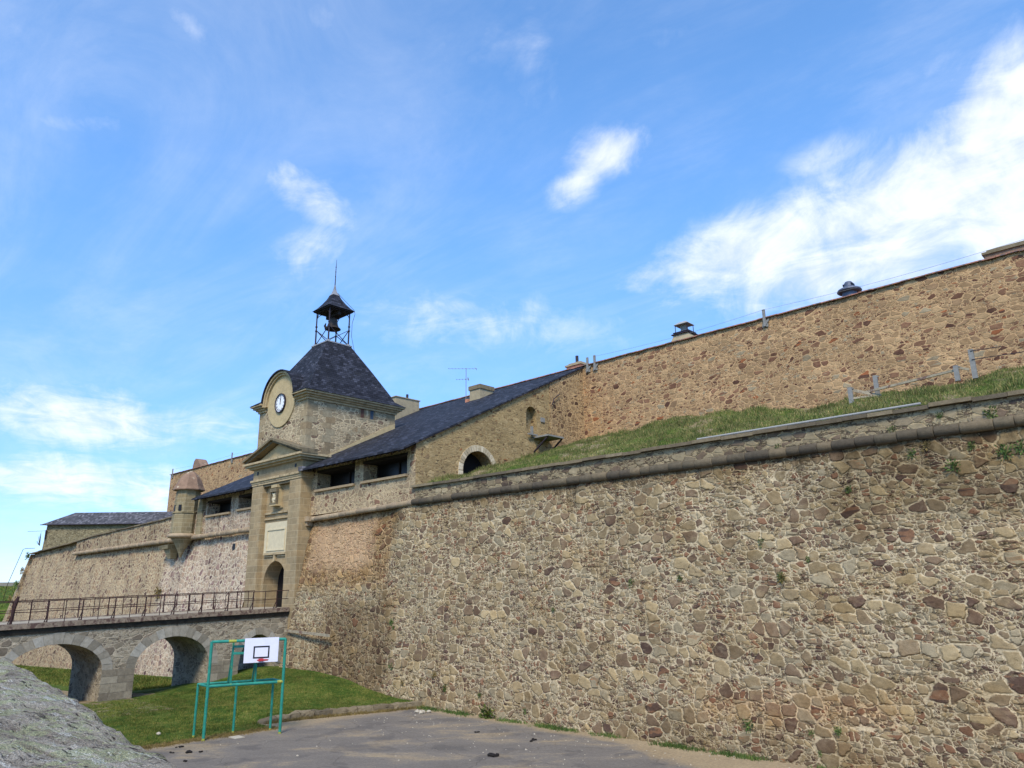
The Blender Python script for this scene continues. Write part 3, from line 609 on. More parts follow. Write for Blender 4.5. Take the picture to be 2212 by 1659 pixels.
rl_ = slab([(-56.0,28.92),(-56.0,46.6),(-65.8,46.6),(-65.8,28.15),(-55.35,28.15),(-55.35,28.92)], lambda y: 13.88+.498*(y-28.15), .13).build('roof', M['slate'], gl)
for par, x0, x1, zz in ((ro_, -48.1, -36.1, zr), (rl_, -65.7, -55.5, lambda y: 13.88+.498*(y-28.15))):   # rafter ends under the eave
    mb = MB(); x = x0+.3
    while x < x1: mb.bar((x, 28.25, zz(28.25)-.2), (x, 30.4, zz(30.4)-.2), .1, .14); x += .62
    mb.build('rafter_ends', M['wood'], par)
mb = MB(); mb.poly([[(29.3, 11.2), (46.5, 11.2), (46.5, 22.8), (29.3, 14.3)]], lambda a, b: (-65.4, a, b)); mb.build('gable_wall', M['gable'], gl)
mb = MB(); f1 = [(29.8, 15.25), (37.1, 18.72), (37.1, 19.25), (36.2, 18.78), (33.2, 17.15), (31.5, 16.2), (30.4, 15.7)]
mb.poly([f1], lambda a, b: (-48.66, a, b)); mb.strip([(-48.66, a, b) for a, b in f1+f1[:1]], [(-48.75, a, b) for a, b in f1+f1[:1]]); mb.build('flashing', M['render'], ro_)
mb = MB(); mb.box(-48.14, -47.6, 28.1, 28.9, 14.3, 14.62); mb.build('lead_corner', M['slate_grey'], ro_)
mb = MB(); mb.bar((-56.2, 46.62, 23.52), (-36.0, 46.62, 23.52), .2, .08); mb.build('ridge_tiles', M['brick'], ro_)
ch = MB(); ch.box(-58.0, -56.6, 43.2, 46.1, 20.5, 24.12); ch = ch.build('chimney', M['cement'], ro_); mb = MB(); mb.tube([(-57.1, 44.95, 24.1), (-57.1, 44.95, 24.72)], .13, 10); mb.build('flue_pipe', M['iron'], ch)
mb = MB(); mb.box(-58.1, -56.52, 43.1, 46.2, 24.12, 24.2); mb.build('cap', M['cement'], ch)
ch = MB(); ch.box(-45.6, -44.31, 42.7, 44.3, 20.5, 22.5); ch = ch.build('chimney', M['cement'], ro_); mb = MB(); mb.box(-45.68, -44.23, 42.62, 44.38, 22.5, 22.86); mb.build('cap', M['coping'], ch)
mb = MB(); mb.box(-45.95, -45.62, 42.5, 43.1, 20.9, 21.75); mb.build('roof_hatch', M['brick'], ro_)
# ------------------------------------------------------------------ gatehouse with clock tower
gt = empty('clock_tower', (-52, 29, 0), 'square stone clock tower with portal, pediment and steep dark slate roof', 'clock tower')
GC = -51.68
a_in = [(GC-1.6, 4.4)] + arch_pts(GC, 1.6, 6.5, 1.6, 20) + [(GC+1.6, 4.4)]
mb = MB(); mb.poly([[(-53.67, -1), (-49.69, -1), (-49.69, 13.9), (-53.67, 13.9)], a_in], lambda a, b: (a, 28.8, b))
mb.strip([(a, 28.8, b) for a, b in a_in], [(a, 30.05, b) for a, b in a_in]); mb.poly([[(GC-1.6, 4.4), (GC+1.6, 4.4)]+[]+[(GC+1.6, 4.4)]] if 0 else [[(-53.6, 4.3), (-49.8, 4.3), (-49.8, 4.4), (-53.6, 4.4)]], lambda a, b: (a, 28.7, b))
portal = mb.build('portal_wall', M['ashlar'], gt, fix=False)
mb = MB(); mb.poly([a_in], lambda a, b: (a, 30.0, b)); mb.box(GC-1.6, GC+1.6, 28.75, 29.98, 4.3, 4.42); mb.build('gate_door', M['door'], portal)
for a, b in ((-55.3, -53.67), (-49.69, -48.1)):
    mb = MB(); mb.box(a, b, 28.4, 31, -1, 13.9); p_ = mb.build('pilaster', M['ashlar'], gt)
mb = MB(); mb.box(-55.3, -48.1, 28.4, 31, 13.9, 15.2); ent = mb.build('entablature', M['ashlar'], gt)
mb = MB()
for z0, z1, pr in ((13.9, 14.05, .05), (14.05, 14.2, .09), (14.2, 14.36, .17)): mb.box(-55.3-pr, -48.1+pr, 28.4-pr, 28.42, z0, z1-.002); mb.box(-48.11, -48.1+pr, 28.42, 29.3, z0, z1-.002)
mb.build('architrave_moulding', M['mould'], ent)
mb = MB()
for z0, z1, pr in ((15.2, 15.34, .25), (15.34, 15.5, .5), (15.5, 15.66, .64)): mb.box(-55.3-pr, -48.1+pr, 28.4-pr, 30.4, z0, z1-.002)
ped = mb.build('pediment', M['mould'], gt)
mb = MB(); mb.poly([[(-55.2, 15.64), (-48.2, 15.64), (-51.7, 16.85)]], lambda a, b: (a, 28.42, b)); mb.build('tympanum', M['render'], ped)
mb = MB()
for sx in (-1, 1):
    x0 = -51.7 + sx*4.28
    for k, (dz, th, yo) in enumerate(((0, .16, .5), (.16, .17, .7))):
        A = [(x0, 15.62+dz), (-51.7, 16.92+dz), (-51.7, 16.92+dz+th), (x0-sx*0, 15.62+dz+th)]
        mb.hexa([(A[0][0], 28.4-yo, A[0][1]), (A[1][0], 28.4-yo, A[1][1]), (A[1][0], 29.2, A[1][1]), (A[0][0], 29.2, A[0][1]), (A[3][0], 28.4-yo, A[3][1]), (A[2][0], 28.4-yo, A[2][1]), (A[2][0], 29.2, A[2][1]), (A[3][0], 29.2, A[3][1])])
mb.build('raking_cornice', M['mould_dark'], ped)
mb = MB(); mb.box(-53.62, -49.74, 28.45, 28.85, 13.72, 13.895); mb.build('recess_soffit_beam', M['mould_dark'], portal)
mb = MB()
for z, h in ((11.66, .13), (11.24, .1)): mb.box(-53.6, -49.75, 28.66, 28.82, z-h/2, z+h/2)
mb.box(-52.3, -51.1, 28.68, 28.82, 12.0, 12.09); mb.build('string_moulding', M['mould'], portal)
mb = MB(); mb.box(-53.4, -49.98, 28.70, 28.82, 8.72, 10.95); pq = mb.build('blank_plaque', M['marble'], portal)
mb = MB()
for q in ((-53.0, -50.35, 10.36, 10.46), (-53.0, -50.35, 8.85, 8.93)): mb.box(q[0], q[1], 28.64, 28.72, q[2], q[3])
for q in (-53.0, -50.43): mb.box(q, q+.08, 28.64, 28.72, 8.93, 10.36)
mb.build('frame', M['marble'], pq)
mb = MB(); mb.box(-53.3, -50.1, 28.6, 28.82, 8.56, 8.70); mb.box(-51.78, -51.58, 28.62, 28.82, 8.12, 8.56); mb.box(-53.3, -52.0, 28.7, 28.82, 8.42, 8.5); mb.box(-51.3, -50.1, 28.7, 28.82, 8.42, 8.5); mb.build('keystone', M['mould'], portal)
mb = MB(); mb.box(-52.2, -51.35, 28.3, 28.85, 13.5, 13.72); mb.box(-52.1, -51.4, 28.4, 28.85, 13.28, 13.5); mb.box(-52.25, -51.3, 28.25, 28.85, 12.12, 12.24); mb.box(-52.2, -51.36, 28.42, 28.85, 12.24, 13.28); ca = mb.build('coat_of_arms', M['render'], portal)
mb = MB(); mb.box(-52.26, -51.3, 28.22, 28.45, 13.16, 13.42); mb.box(-52.24, -51.32, 28.24, 28.45, 12.22, 12.36)
for q in (-52.22, -51.42): mb.box(q, q+.1, 28.27, 28.44, 12.36, 13.16)
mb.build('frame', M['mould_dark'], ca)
mb = MB()
for (x, z, r) in ((-51.78, 12.92, .17), (-51.9, 12.62, .15), (-51.66, 12.62, .13), (-51.78, 12.42, .12), (-51.62, 13.05, .07), (-51.95, 13.05, .07)):
    mb.lathe([(0, 28.30), (r*.7, 28.31), (r, 28.38), (r, 28.46)], (0, 0), 10); n = len(mb.v)
    for i in range(n-40, n): vx, vy, vz = mb.v[i]; mb.v[i] = (x+vx, vz, z+vy*1.2)
mb.build('relief', M['marble'], ca)
for k in (-54.6, -49.0):
    mb = MB(); mb.box(k-.1, k+.1, 28.36, 28.41, 14.75, 15.0); mb.build('vent_slot', M['black'], ent)

# tower body
TX0, TX1, TY0, TY1 = -56.0, -48.72, 28.9, 37.1
mb = MB(); mb.box(TX0, TX1, TY0, TY1, 10, 20.4); tw = mb.build('tower_wall', M['tower'], gt)
def qst(mb, cx, cy, sx, sy, z, h, lx, ly):
    x0, x1 = (cx-lx, cx+.012) if sx > 0 else (cx-.012, cx+lx); y0, y1 = (cy-.012, cy+ly) if sy < 0 else (cy-ly, cy+.012)
    mb.box(x0, x1, y0, y1, z+.008, z+h-.008)
for cn, (cx, cy, sx, sy) in enumerate(((TX1, TY0, 1, -1), (TX0, TY0, -1, -1), (TX1, TY1, 1, 1), (TX1, 30.8, 0, 0))):
    mb = MB(); z = 15.3; k = 0
    while z < 20.0:
        h = min(random.uniform(.42, .6), 20.02-z); la, lb = (.95, .5) if k % 2 else (.5, .95)
        if cn < 3: qst(mb, cx, cy, sx, sy, z, h, la*random.uniform(.8, 1), lb*random.uniform(.85, 1.1))
        elif z > 15.5: mb.box(TX1-.3, TX1+.010, 30.55-.3*(k % 2), 31.05+.35*((k+1) % 2), z+.008, z+h-.008)
        z += h; k += 1
    mb.build('quoin_stones', M['quoin'], tw)
mb = MB(); n = 13; wv = arch_pts(33.6, .75, 17.3, .7, n); wo = arch_pts(33.6, 1.25, 17.3, 1.15, n)
for i in range(n): mb.hexa([(TX1-.1, *q) for q in (wv[i], wv[i+1], wo[i+1], wo[i])] + [(TX1+.012, *[q[j]+(sum(w_[j] for w_ in (wv[i], wv[i+1], wo[i+1], wo[i]))/4-q[j])*.14 for j in (0, 1)]) for q in (wv[i], wv[i+1], wo[i+1], wo[i])])
mb.build('relieving_arch', M['quoin'], tw)
for yc, mt, fill in ((33.85, 'brick', 'blocked'), (34.78, 'galv', 'open')):
    mb = MB(); mb.box(TX1-.1, TX1+.02, yc-.32, yc-.16, 19.25, 20.02); mb.box(TX1-.1, TX1+.02, yc+.16, yc+.32, 19.25, 20.02); mb.box(TX1-.1, TX1+.02, yc-.32, yc+.32, 19.1, 19.25); wn = mb.build('narrow_window', M['quoin'], tw)
    mb = MB(); mb.box(TX1-.1, TX1+.004, yc-.158, yc+.158, 19.26, 20.0); mb.build('infill', plain('window_infill_'+fill, (104,72,58) if fill == 'blocked' else (70,82,94), .8, .3, 8.), wn)
# cornice on the sides, breaking off at the clock arch in front
CCX, CCZ, CR = -52.55, 20.45, 2.08
mb = MB()
for z0, z1, pr in ((19.98, 20.16, .12), (20.16, 20.3, .26), (20.3, 20.46, .44), (20.46, 20.585, .6)):
    mb.box(TX1-.05, TX1+pr, TY0-pr, TY1+pr, z0, z1-.002); mb.box(TX0-pr, TX0+.05, TY0-pr, TY1+pr, z0, z1-.002); mb.box(TX0, TX1, TY1-.05, TY1+pr, z0, z1-.003)
    mb.box(TX0, CCX-CR-.28, TY0-pr+.001, TY0+.05, z0, z1-.003); mb.box(CCX+CR+.28, TX1, TY0-pr+.001, TY0+.05, z0, z1-.003)
mb.build('cornice', M['mould'], tw)
# clock gable
mb = MB(); disc = [(CCX+CR*math.cos(a), CCZ+CR*math.sin(a)) for a in np.linspace(0, 2*math.pi, 49)[:-1]]
mb.poly([disc], lambda a, b: (a, TY0-.09, b)); mb.strip([(a, TY0-.09, b) for a, b in disc+disc[:1]], [(a, TY0+.3, b) for a, b in disc+disc[:1]])
cg = mb.build('clock_gable', M['render'], gt)
mb = MB()
for r0, r1, yo in ((CR, CR+.16, .16), (CR+.16, CR+.30, .30)):
    angs = np.linspace(math.radians(-4), math.radians(184), 33)
    P0 = [(CCX+r0*math.cos(a), CCZ+r0*math.sin(a)) for a in angs]; P1 = [(CCX+r1*math.cos(a), CCZ+r1*math.sin(a)) for a in angs]
    yf = TY0-.09-yo
    mb.strip([(a, yf, b) for a, b in P0], [(a, yf, b) for a, b in P1]); mb.strip([(a, yf, b) for a, b in P0], [(a, TY0+.1, b) for a, b in P0]); mb.strip([(a, yf, b) for a, b in P1], [(a, TY0+.6, b) for a, b in P1])
    for P in ((P0[0], P1[0]), (P0[-1], P1[-1])): mb.strip([(P[0][0], yf, P[0][1]), (P[0][0], TY0+.3, P[0][1])], [(P[1][0], yf, P[1][1]), (P[1][0], TY0+.3, P[1][1])])
mb.build('archivolt', M['mould'], cg, smooth=False, fix=False)
mb = MB(); angs = np.linspace(math.radians(-2), math.radians(182), 25); rr = CR+.33
prof = [(CCX+rr*math.cos(a), CCZ+rr*math.sin(a)) for a in angs]; prof2 = [(CCX+(rr+.09)*math.cos(a), CCZ+(rr+.09)*math.sin(a)) for a in angs]
ya, yb = TY0-.52, 31.6
mb.strip([(a, ya, b) for a, b in prof2], [(a, yb, b) for a, b in prof2]); mb.strip([(a, ya, b) for a, b in prof], [(a, yb, b) for a, b in prof]); mb.strip([(a, ya, b) for a, b in prof], [(a, ya, b) for a, b in prof2])
mb.build('barrel_roof', M['slate'], cg)
# clock
ck = (-52.55, 20.28); cr = .70
def disc_y(mb, cx, cz, r0, r1, y0, y1, n=36):
    A = np.linspace(0, 2*math.pi, n+1); o = [(cx+r1*math.cos(a), cz+r1*math.sin(a)) for a in A]; i_ = [(cx+r0*math.cos(a), cz+r0*math.sin(a)) for a in A] if r0 else None
    if r0: mb.strip([(a, y0, b) for a, b in i_], [(a, y0, b) for a, b in o]); mb.strip([(a, y0, b) for a, b in i_], [(a, y1, b) for a, b in i_])
    else: mb.poly([o[:-1]], lambda a, b: (a, y0, b))
    mb.strip([(a, y0, b) for a, b in o], [(a, y1, b) for a, b in o])
mb = MB(); disc_y(mb, *ck, 0, cr, TY0-.16, TY0-.05); clock = mb.build('clock', M['dial'], cg)
mb = MB(); disc_y(mb, *ck, cr, cr+.08, TY0-.22, TY0-.05); mb.build('rim', M['iron'], clock)
mb = MB(); disc_y(mb, *ck, cr*.865, cr*.90, TY0-.17, TY0-.155); num = ['XII', 'I', 'II', 'III', 'IIII', 'V', 'VI', 'VII', 'VIII', 'IX', 'X', 'XI']; yc_ = TY0-.165
def stroke(mb, cx, cz, ang, pts, wd):
    ca_, sa_ = math.cos(ang), math.sin(ang); (u0, v0), (u1, v1) = pts; d = math.hypot(u1-u0, v1-v0); px, py = -(v1-v0)/d*wd/2, (u1-u0)/d*wd/2
    q = [(u0+px, v0+py), (u0-px, v0-py), (u1-px, v1-py), (u1+px, v1+py)]
    mb.add([(cx+u*ca_+v*sa_, yc_, cz-u*sa_+v*ca_) for u, v in q] + [(cx+u*ca_+v*sa_, yc_+.01, cz-u*sa_+v*ca_) for u, v in q], [(0,1,2,3), (0,1,5,4), (1,2,6,5), (2,3,7,6), (3,0,4,7)])
for i, s_ in enumerate(num):
    a = i*math.pi/6; wds = {'I': .035, 'V': .075, 'X': .075}; tot = sum(wds[q] for q in s_); u = -tot/2
    for q in s_:
        l, h_ = u+.008, u+wds[q]-.008; lo, hi = cr*.66, cr*.87
        for pt in ({'I': [((l+h_)/2, lo, (l+h_)/2, hi)], 'V': [(l, hi, (l+h_)/2, lo), (h_, hi, (l+h_)/2, lo)], 'X': [(l, lo, h_, hi), (l, hi, h_, lo)]}[q]): stroke(mb, *ck, a, ((pt[0], pt[1]), (pt[2], pt[3])), .016)
        u += wds[q]
mb.build('numerals', M['black'], clock)
yc_ = TY0-.185
for nm, ang, ln, wd in (('hour_hand', R(-3), .40, .06), ('minute_hand', R(8), .58, .04)):
    mb = MB(); stroke(mb, *ck, ang, ((0, -.1), (0, ln)), wd); mb.build(nm, M['black'], clock); yc_ -= .012
# steep roof with flared eaves
def rect(x0, x1, y0, y1, z): return [(x0, y0, z), (x1, y0, z), (x1, y1, z), (x0, y1, z)]
PC = (-52.35, 33.0)
def lrp(f, z): return rect(-56.0+f*2.5, -48.72-f*2.48, 28.95+f*2.9, 37.05-f*2.9, z)
rings = [rect(-56.68, -48.04, 28.24, 37.76, 20.59), lrp(0, 21.06), lrp(.10, 21.62), lrp(.5, 23.56), rect(PC[0]-1.15, PC[0]+1.15, PC[1]-1.15, PC[1]+1.15, 25.86)]
mb = MB(); mb.v = [p for r_ in rings for p in r_]
for i in range(len(rings)-1):
    for k in range(4):
        if not (i == 0 and k == 0): mb.f.append((i*4+k, i*4+(k+1) % 4, i*4+4+(k+1) % 4, i*4+4+k))
mb.f += [(16, 17, 18, 19)]
lx, rx = CCX-CR-.44, CCX+CR+.44         # the front eave stops on either side of the clock gable
for xa, xb, xc in ((-56.68, lx, -56.0), (rx, -48.04, None)):
    if xc: mb.add([(xa, 28.24, 20.59), (xb, 28.24, 20.59), (xb, 28.95, 21.06), (xc, 28.95, 21.06), (xb, 28.95, 20.59)], [(0,1,2,3), (1,4,2)])
    else: mb.add([(xa, 28.24, 20.59), (xb, 28.24, 20.59), (-48.72, 28.95, 21.06), (xa, 28.95, 21.06), (xa, 28.95, 20.59)], [(0,1,2,3), (0,3,4)])
mb.add([(-56.68, 28.24, 20.589), (lx, 28.24, 20.589), (lx, 29, 20.589), (-56.68, 29, 20.589)], [(0,1,2,3)]); mb.add([(rx, 28.24, 20.589), (-48.04, 28.24, 20.589), (-48.04, 29, 20.589), (rx, 29, 20.589)], [(0,1,2,3)])
mb.add([(-48.8, 29, 20.589), (-48.04, 29, 20.589), (-48.04, 37.76, 20.589), (-48.8, 37.76, 20.589)], [(0,1,2,3)]); mb.add([(-56.68, 29, 20.589), (-55.9, 29, 20.589), (-55.9, 37.76, 20.589), (-56.68, 37.76, 20.589)], [(0,1,2,3)])
trf = mb.build('tower_roof', M['slate'], gt)
mb = MB(); mb.box(PC[0]-1.22, PC[0]+1.22, PC[1]-1.22, PC[1]+1.22, 25.84, 25.94)
for sx in (-1, 1):
    for sy in (-1, 1): mb.lathe([(.17, 25.94), (.15, 26.06), (.06, 26.08)], (PC[0]+sx*.98, PC[1]+sy*.98), 8)
mb.build('lead_platform', M['lead'], trf)
# belfry
bf = tag(mesh_obj('belfry', *(lambda q: (np.array(q.v), q.f))(MB().box(PC[0]-1.0, PC[0]+1.0, PC[1]-1.0, PC[1]+1.0, 25.945, 25.99)), M['iron'], gt))
hp = .98
for sx in (-1, 1):
    for sy in (-1, 1):
        mb = MB(); mb.lathe([(.07, 25.95), (.065, 27.2), (.1, 27.25), (.1, 27.33), (.06, 27.37), (.06, 27.6), (.1, 27.63), (.1, 27.7), (.06, 27.75), (.055, 28.9), (.1, 28.95), (.1, 29.05)], (PC[0]+sx*hp, PC[1]+sy*hp), 8); mb.build('post', M['iron'], bf)
for ax, s in ((0, -1), (0, 1), (1, -1), (1, 1)):
    def q(u, z): return (PC[0]+u, PC[1]+s*hp, z) if ax == 0 else (PC[0]+s*hp, PC[1]+u, z)
    mb = MB(); mb.bar(q(-hp, 27.35), q(hp, 26.0), .05); mb.bar(q(hp, 27.35), q(-hp, 26.0), .05); mb.build('cross_brace', M['iron'], bf)
    mb = MB()
    for sg in (-1, 1): mb.tube([q(sg*(hp-.75*(1-math.cos(a))), 28.2+.72*math.sin(a)) for a in np.linspace(0, math.pi/2, 8)], .03, 5)
    mb.bar(q(-hp, 29.0), q(hp, 29.0), .12, .16); mb.build('arched_bracket', M['wood'], bf)
rp = [(1.3, 29.06), (1.02, 29.32), (.72, 29.72), (.46, 30.15), (.27, 30.6)]
mb = MB(); mb.v = [p for h_, z in rp for p in rect(PC[0]-h_, PC[0]+h_, PC[1]-h_, PC[1]+h_, z)]
for i in range(len(rp)-1):
    for k in range(4): mb.f.append((i*4+k, i*4+(k+1) % 4, i*4+4+(k+1) % 4, i*4+4+k))
mb.f.append((0, 1, 2, 3)); br_ = mb.build('belfry_roof', M['slate'], bf)
mb = MB(); mb.box(PC[0]-1.2, PC[0]+1.2, PC[1]-1.2, PC[1]+1.2, 28.95, 29.055); mb.box(PC[0]-1.05, PC[0]+1.05, PC[1]-1.05, PC[1]+1.05, 28.86, 28.95); mb.build('eaves_board', M['wood'], br_)
mb = MB(); lp = [(.34, 30.5), (.2, 30.72), (.11, 31.0), (.04, 31.5)]; mb.v = [p for h_, z in lp for p in rect(PC[0]-h_, PC[0]+h_, PC[1]-h_, PC[1]+h_, z)]
for i in range(len(lp)-1):
    for k in range(4): mb.f.append((i*4+k, i*4+(k+1) % 4, i*4+4+(k+1) % 4, i*4+4+k))
mb.build('lead_cap', M['lead'], br_)
mb = MB(); mb.tube([(PC[0], PC[1], 31.4), (PC[0]+.02, PC[1], 32.2), (PC[0]+.02, PC[1], 33.0), (PC[0]+.06, PC[1], 33.9)], [.045, .035, .03, .012], 6)
for z in (32.3, 32.75, 33.2): mb.lathe([(.03, z-.04), (.06, z), (.03, z+.04)], (PC[0]+.02, PC[1]), 8)
mb.build('lightning_rod', M['iron'], br_)
mb = MB(); cx_, cy_ = PC[0]+1.15, PC[1]+1.15; mb.tube([(PC[0]+.2, PC[1]+.2, 30.75), (cx_+.1, cy_+.1, 29.15), (cx_+.2, cy_+.12, 28.8), (cx_+.02, cy_, 28.0), (cx_, cy_, 26.8), (cx_+.35, cy_+.1, 25.5), (cx_+.6, cy_+.2, 24.9)], .018, 5); mb.build('lightning_cable', M['iron'], bf)
bl = empty('bell', (PC[0], PC[1], 27.45), 'dark bronze bell hanging in the open belfry on top of the tower roof', 'bell')
mb = MB(); mb.lathe([(0, 28.52), (.2, 28.5), (.33, 28.38), (.37, 28.2), (.40, 27.95), (.46, 27.74), (.56, 27.58), (.67, 27.5), (.68, 27.45), (.62, 27.46), (.5, 27.6), (.36, 28.0), (.28, 28.35), (0, 28.4)], PC, 28); mb.build('bell_body', M['bronze'], bl, smooth=True)
mb = MB(); mb.box(PC[0]-.95, PC[0]+.95, PC[1]-.13, PC[1]+.13, 28.55, 28.88); mb.box(PC[0]-.12, PC[0]+.12, PC[1]-.1, PC[1]+.1, 28.45, 28.58); mb.build('headstock', M['wood'], bl)
mb = MB(); mb.tube([(PC[0]-.62, PC[1]-.3, 28.1), (PC[0]-.7, PC[1]-.35, 27.85), (PC[0]-.6, PC[1]-.3, 27.7)], [.035, .1, .12], 8); mb.build('hammer', M['iron'], bl)
mb = MB(); mb.tube([(PC[0], PC[1], 28.4), (PC[0], PC[1], 27.6), (PC[0], PC[1], 27.42)], [.03, .05, .1], 8); mb.build('clapper', M['iron'], bl)

# ------------------------------------------------------------------ sentry turret
tr = empty('sentry_turret', (-67.6, 28.7, 9), 'small stone sentry turret with brown domed cap corbelled out from wall', 'turret')
tcx = lambda z: -67.85 + .075*(z-11); tcy = lambda z: 28.6 - .0*(z-11)
def octo(r, z, n=8, a0=R(12)): return [(tcx(z)+r*math.cos(a0+2*math.pi*k/n), tcy(z)+r*math.sin(a0+2*math.pi*k/n), z) for k in range(n)]
def stack(prof, n=8):
    mb = MB()
    for r_, z in prof: mb.v += octo(r_, z, n)
    for i in range(len(prof)-1):
        for k in range(n): mb.f.append((i*n+k, i*n+(k+1) % n, i*n+n+(k+1) % n, i*n+n+k))
    mb.f.append(tuple(range(n))[::-1]); mb.f.append(tuple((len(prof)-1)*n+k for k in range(n))); return mb
tb_ = stack([(1.12, 10.8), (1.1, 12.72), (1.17, 12.74), (1.17, 12.84), (1.06, 12.86), (1.03, 14.85)]).build('turret_body', M['turret'], tr)
mb = MB()
for i in range(17):
    pass
mb = MB(); pts = octo(1.12, 10.78, 24); mb.tube(pts, .19, 10, closed=True); mb.build('cordon', M['cordon_tan'], tr, smooth=True)
stack([(.05, 8.9), (.3, 9.5), (.62, 10.1), (1.04, 10.64)], 16).build('corbel', M['turret'], tr)
dm = stack([(1.36, 14.78), (1.38, 14.86), (1.24, 15.1), (1.12, 15.4), (.93, 15.8), (.68, 16.15), (.38, 16.42), (.1, 16.55)]).build('dome', M['dome'], tr)
a0 = R(12)
for ang in (a0-R(22.5)-R(22.5)+R(0), a0-R(67.5), a0-R(112.5), a0-R(157.5)):
    if ang == a0-R(45): continue
    c_ = Vector((tcx(13.2)+1.0*math.cos(ang), tcy(13.2)+1.0*math.sin(ang), 13.2)); d_ = Vector((math.cos(ang), math.sin(ang), 0)); s_ = Vector((-d_.y, d_.x, 0))
    mb = MB(); q = []
    for dd in (-.06, .03):
        for su, sz in ((-.14, -.26), (.14, -.26), (.14, .26), (-.14, .26)): q.append(c_ + d_*dd + s_*su + Vector((0, 0, sz)))
    mb.hexa(q); mb.build('loophole', M['black'], tb_)
mb = MB(); mb.hexa([(-71.5, 28.2, 9.75), (-69.4, 28.0, 9.75), (-69.4, 29.1, 9.75), (-71.5, 29.1, 9.75), (-71.9, 28.1, 10.05), (-69.2, 27.9, 10.1), (-69.2, 29.1, 10.1), (-71.9, 29.1, 10.05)]); mb.hexa([(-70.4, 28.5, 8.9), (-69.8, 28.5, 8.9), (-69.8, 29, 8.9), (-70.4, 29, 8.9), (-71, 28.3, 9.74), (-69.4, 28.2, 9.74), (-69.4, 29, 9.74), (-71, 29, 9.74)])
mb.build('broken_corbel_stone', M['turret'], tr)
# doorway side link to the guardhouse
mb = MB(); mb.box(-66.3, -65.35, 29.0, 30.4, 10.8, 14.2); mb.build('turret_neck', M['turret'], tr)
# little window in the left wall
wl = MB(); wl.box(-59.75, -58.85, Yw(-59, 9.3)-.03, Yw(-59, 9.3)+.4, 8.72, 9.85)
so_ = wl.build('slit_window', M['left'], lw); wl = MB(); wl.box(-59.42, -59.0, Yw(-59, 9.3)-.05, Yw(-59, 9.3)-.031, 8.85, 9.74); wl.build('opening', M['black'], so_)
# ------------------------------------------------------------------ stone bridge to the gate
bx, bx2 = -48.7, -53.9
zd = lambda y: 4.12 + .027*(y-11.25)            # top of deck edge
bg_ = empty('stone_bridge', (-51.3, 15, 0), 'grey stone bridge on round arches leading to the tower gate', 'bridge')
archs = [(7.3, 2.3, 1.3, 1.55), (14.2, 2.45, 1.7, 1.56), (20.72, 2.24, 1.62, 1.72), (26.3, 1.32, 1.3, 1.88)]
out_ = [(2.6, -3)]
for c, hw, sp, rs in archs: out_ += [(c-hw, -3)] + arch_pts(c, hw, sp, rs, 18) + [(c+hw, -3)]
out_ += [(29.2, -3), (29.2, zd(29.2)-.3), (2.6, zd(2.6)-.3)]
mb = MB(); mb.poly([out_], lambda a, b: (bx, a, b)); mb.poly([out_], lambda a, b: (bx2, a, b)); mb.build('spandrel_wall', M['bridge'], bg_, fix=False)
for c, hw, sp, rs in archs:
    A = [(c-hw, -3)] + arch_pts(c, hw, sp, rs, 18) + [(c+hw, -3)]
    mb = MB(); mb.strip([(bx, a, b) for a, b in A], [(bx2, a, b) for a, b in A]); av = mb.build('arch_vault', M['bridge'], bg_, fix=False)
    n = 17 if hw > 2 else 9; wd = .62 if hw > 2 else .5; I_ = arch_pts(c, hw, sp, rs, n); O_ = arch_pts(c, hw+wd, sp-.1, rs+wd+.1, n); mb = MB()
    for i in range(n):
        q = [I_[i], I_[i+1], O_[i+1], O_[i]]; cy_, cz_ = sum(a for a, _ in q)/4, sum(b for _, b in q)/4; g_ = .965
        k = random.uniform(.86, 1.06); q = [(cy_+(a-cy_)*g_, cz_+(b-cz_)*g_) for a, b in q]
        for j in (2, 3): q[j] = (q[j-2 if 0 else 3-j][0]+(q[j][0]-q[3-j][0])*k, q[3-j][1]+(q[j][1]-q[3-j][1])*k)
        q = [(a, min(b, zd(a)-.31)) for a, b in q]; pr = random.uniform(.015, .035)
        mb.hexa([(bx-.3, *p_) for p_ in q] + [(bx+pr, *p_) for p_ in q])
    mb.build('voussoirs', M['vouss'], av)
piers = [(9.6, 11.75), (16.65, 18.48), (22.96, 24.98)]
for y0, y1 in piers:
    mb = MB(); z = -1.2
    while z < 1.55:
        h = random.uniform(.38, .52); y = y0
        while y < y1-.05:
            l = min(random.uniform(.5, 1.05), y1-y); l = y1-y if y1-y-l < .3 else l
            mb.box(bx-.4, bx+random.uniform(.012, .028), y+.008, y+l-.008, z+.008, min(z+h, 1.7)-.008); y += l
        z += h
    mb.build('pier', M['pier'], bg_)
for xa, xb in ((bx-.55, bx+.2), (bx2-.2, bx2+.55)):
    mb = MB(); y = 2.6
    while y < 28.3:
        l = min(random.uniform(1.0, 1.9), 28.35-y); j = random.uniform(-.012, .012); g = .003
        mb.hexa([(xa, y+g, zd(y)+j), (xb, y+g, zd(y)+j), (xb, y+l-g, zd(y+l)+j), (xa, y+l-g, zd(y+l)+j), (xa, y+g, zd(y)+.27+j), (xb-.02, y+g, zd(y)+.27+j), (xb-.02, y+l-g, zd(y+l)+.27+j), (xa, y+l-g, zd(y+l)+.27+j)]); y += l
    mb.build('deck_edging', M['edging'], bg_)
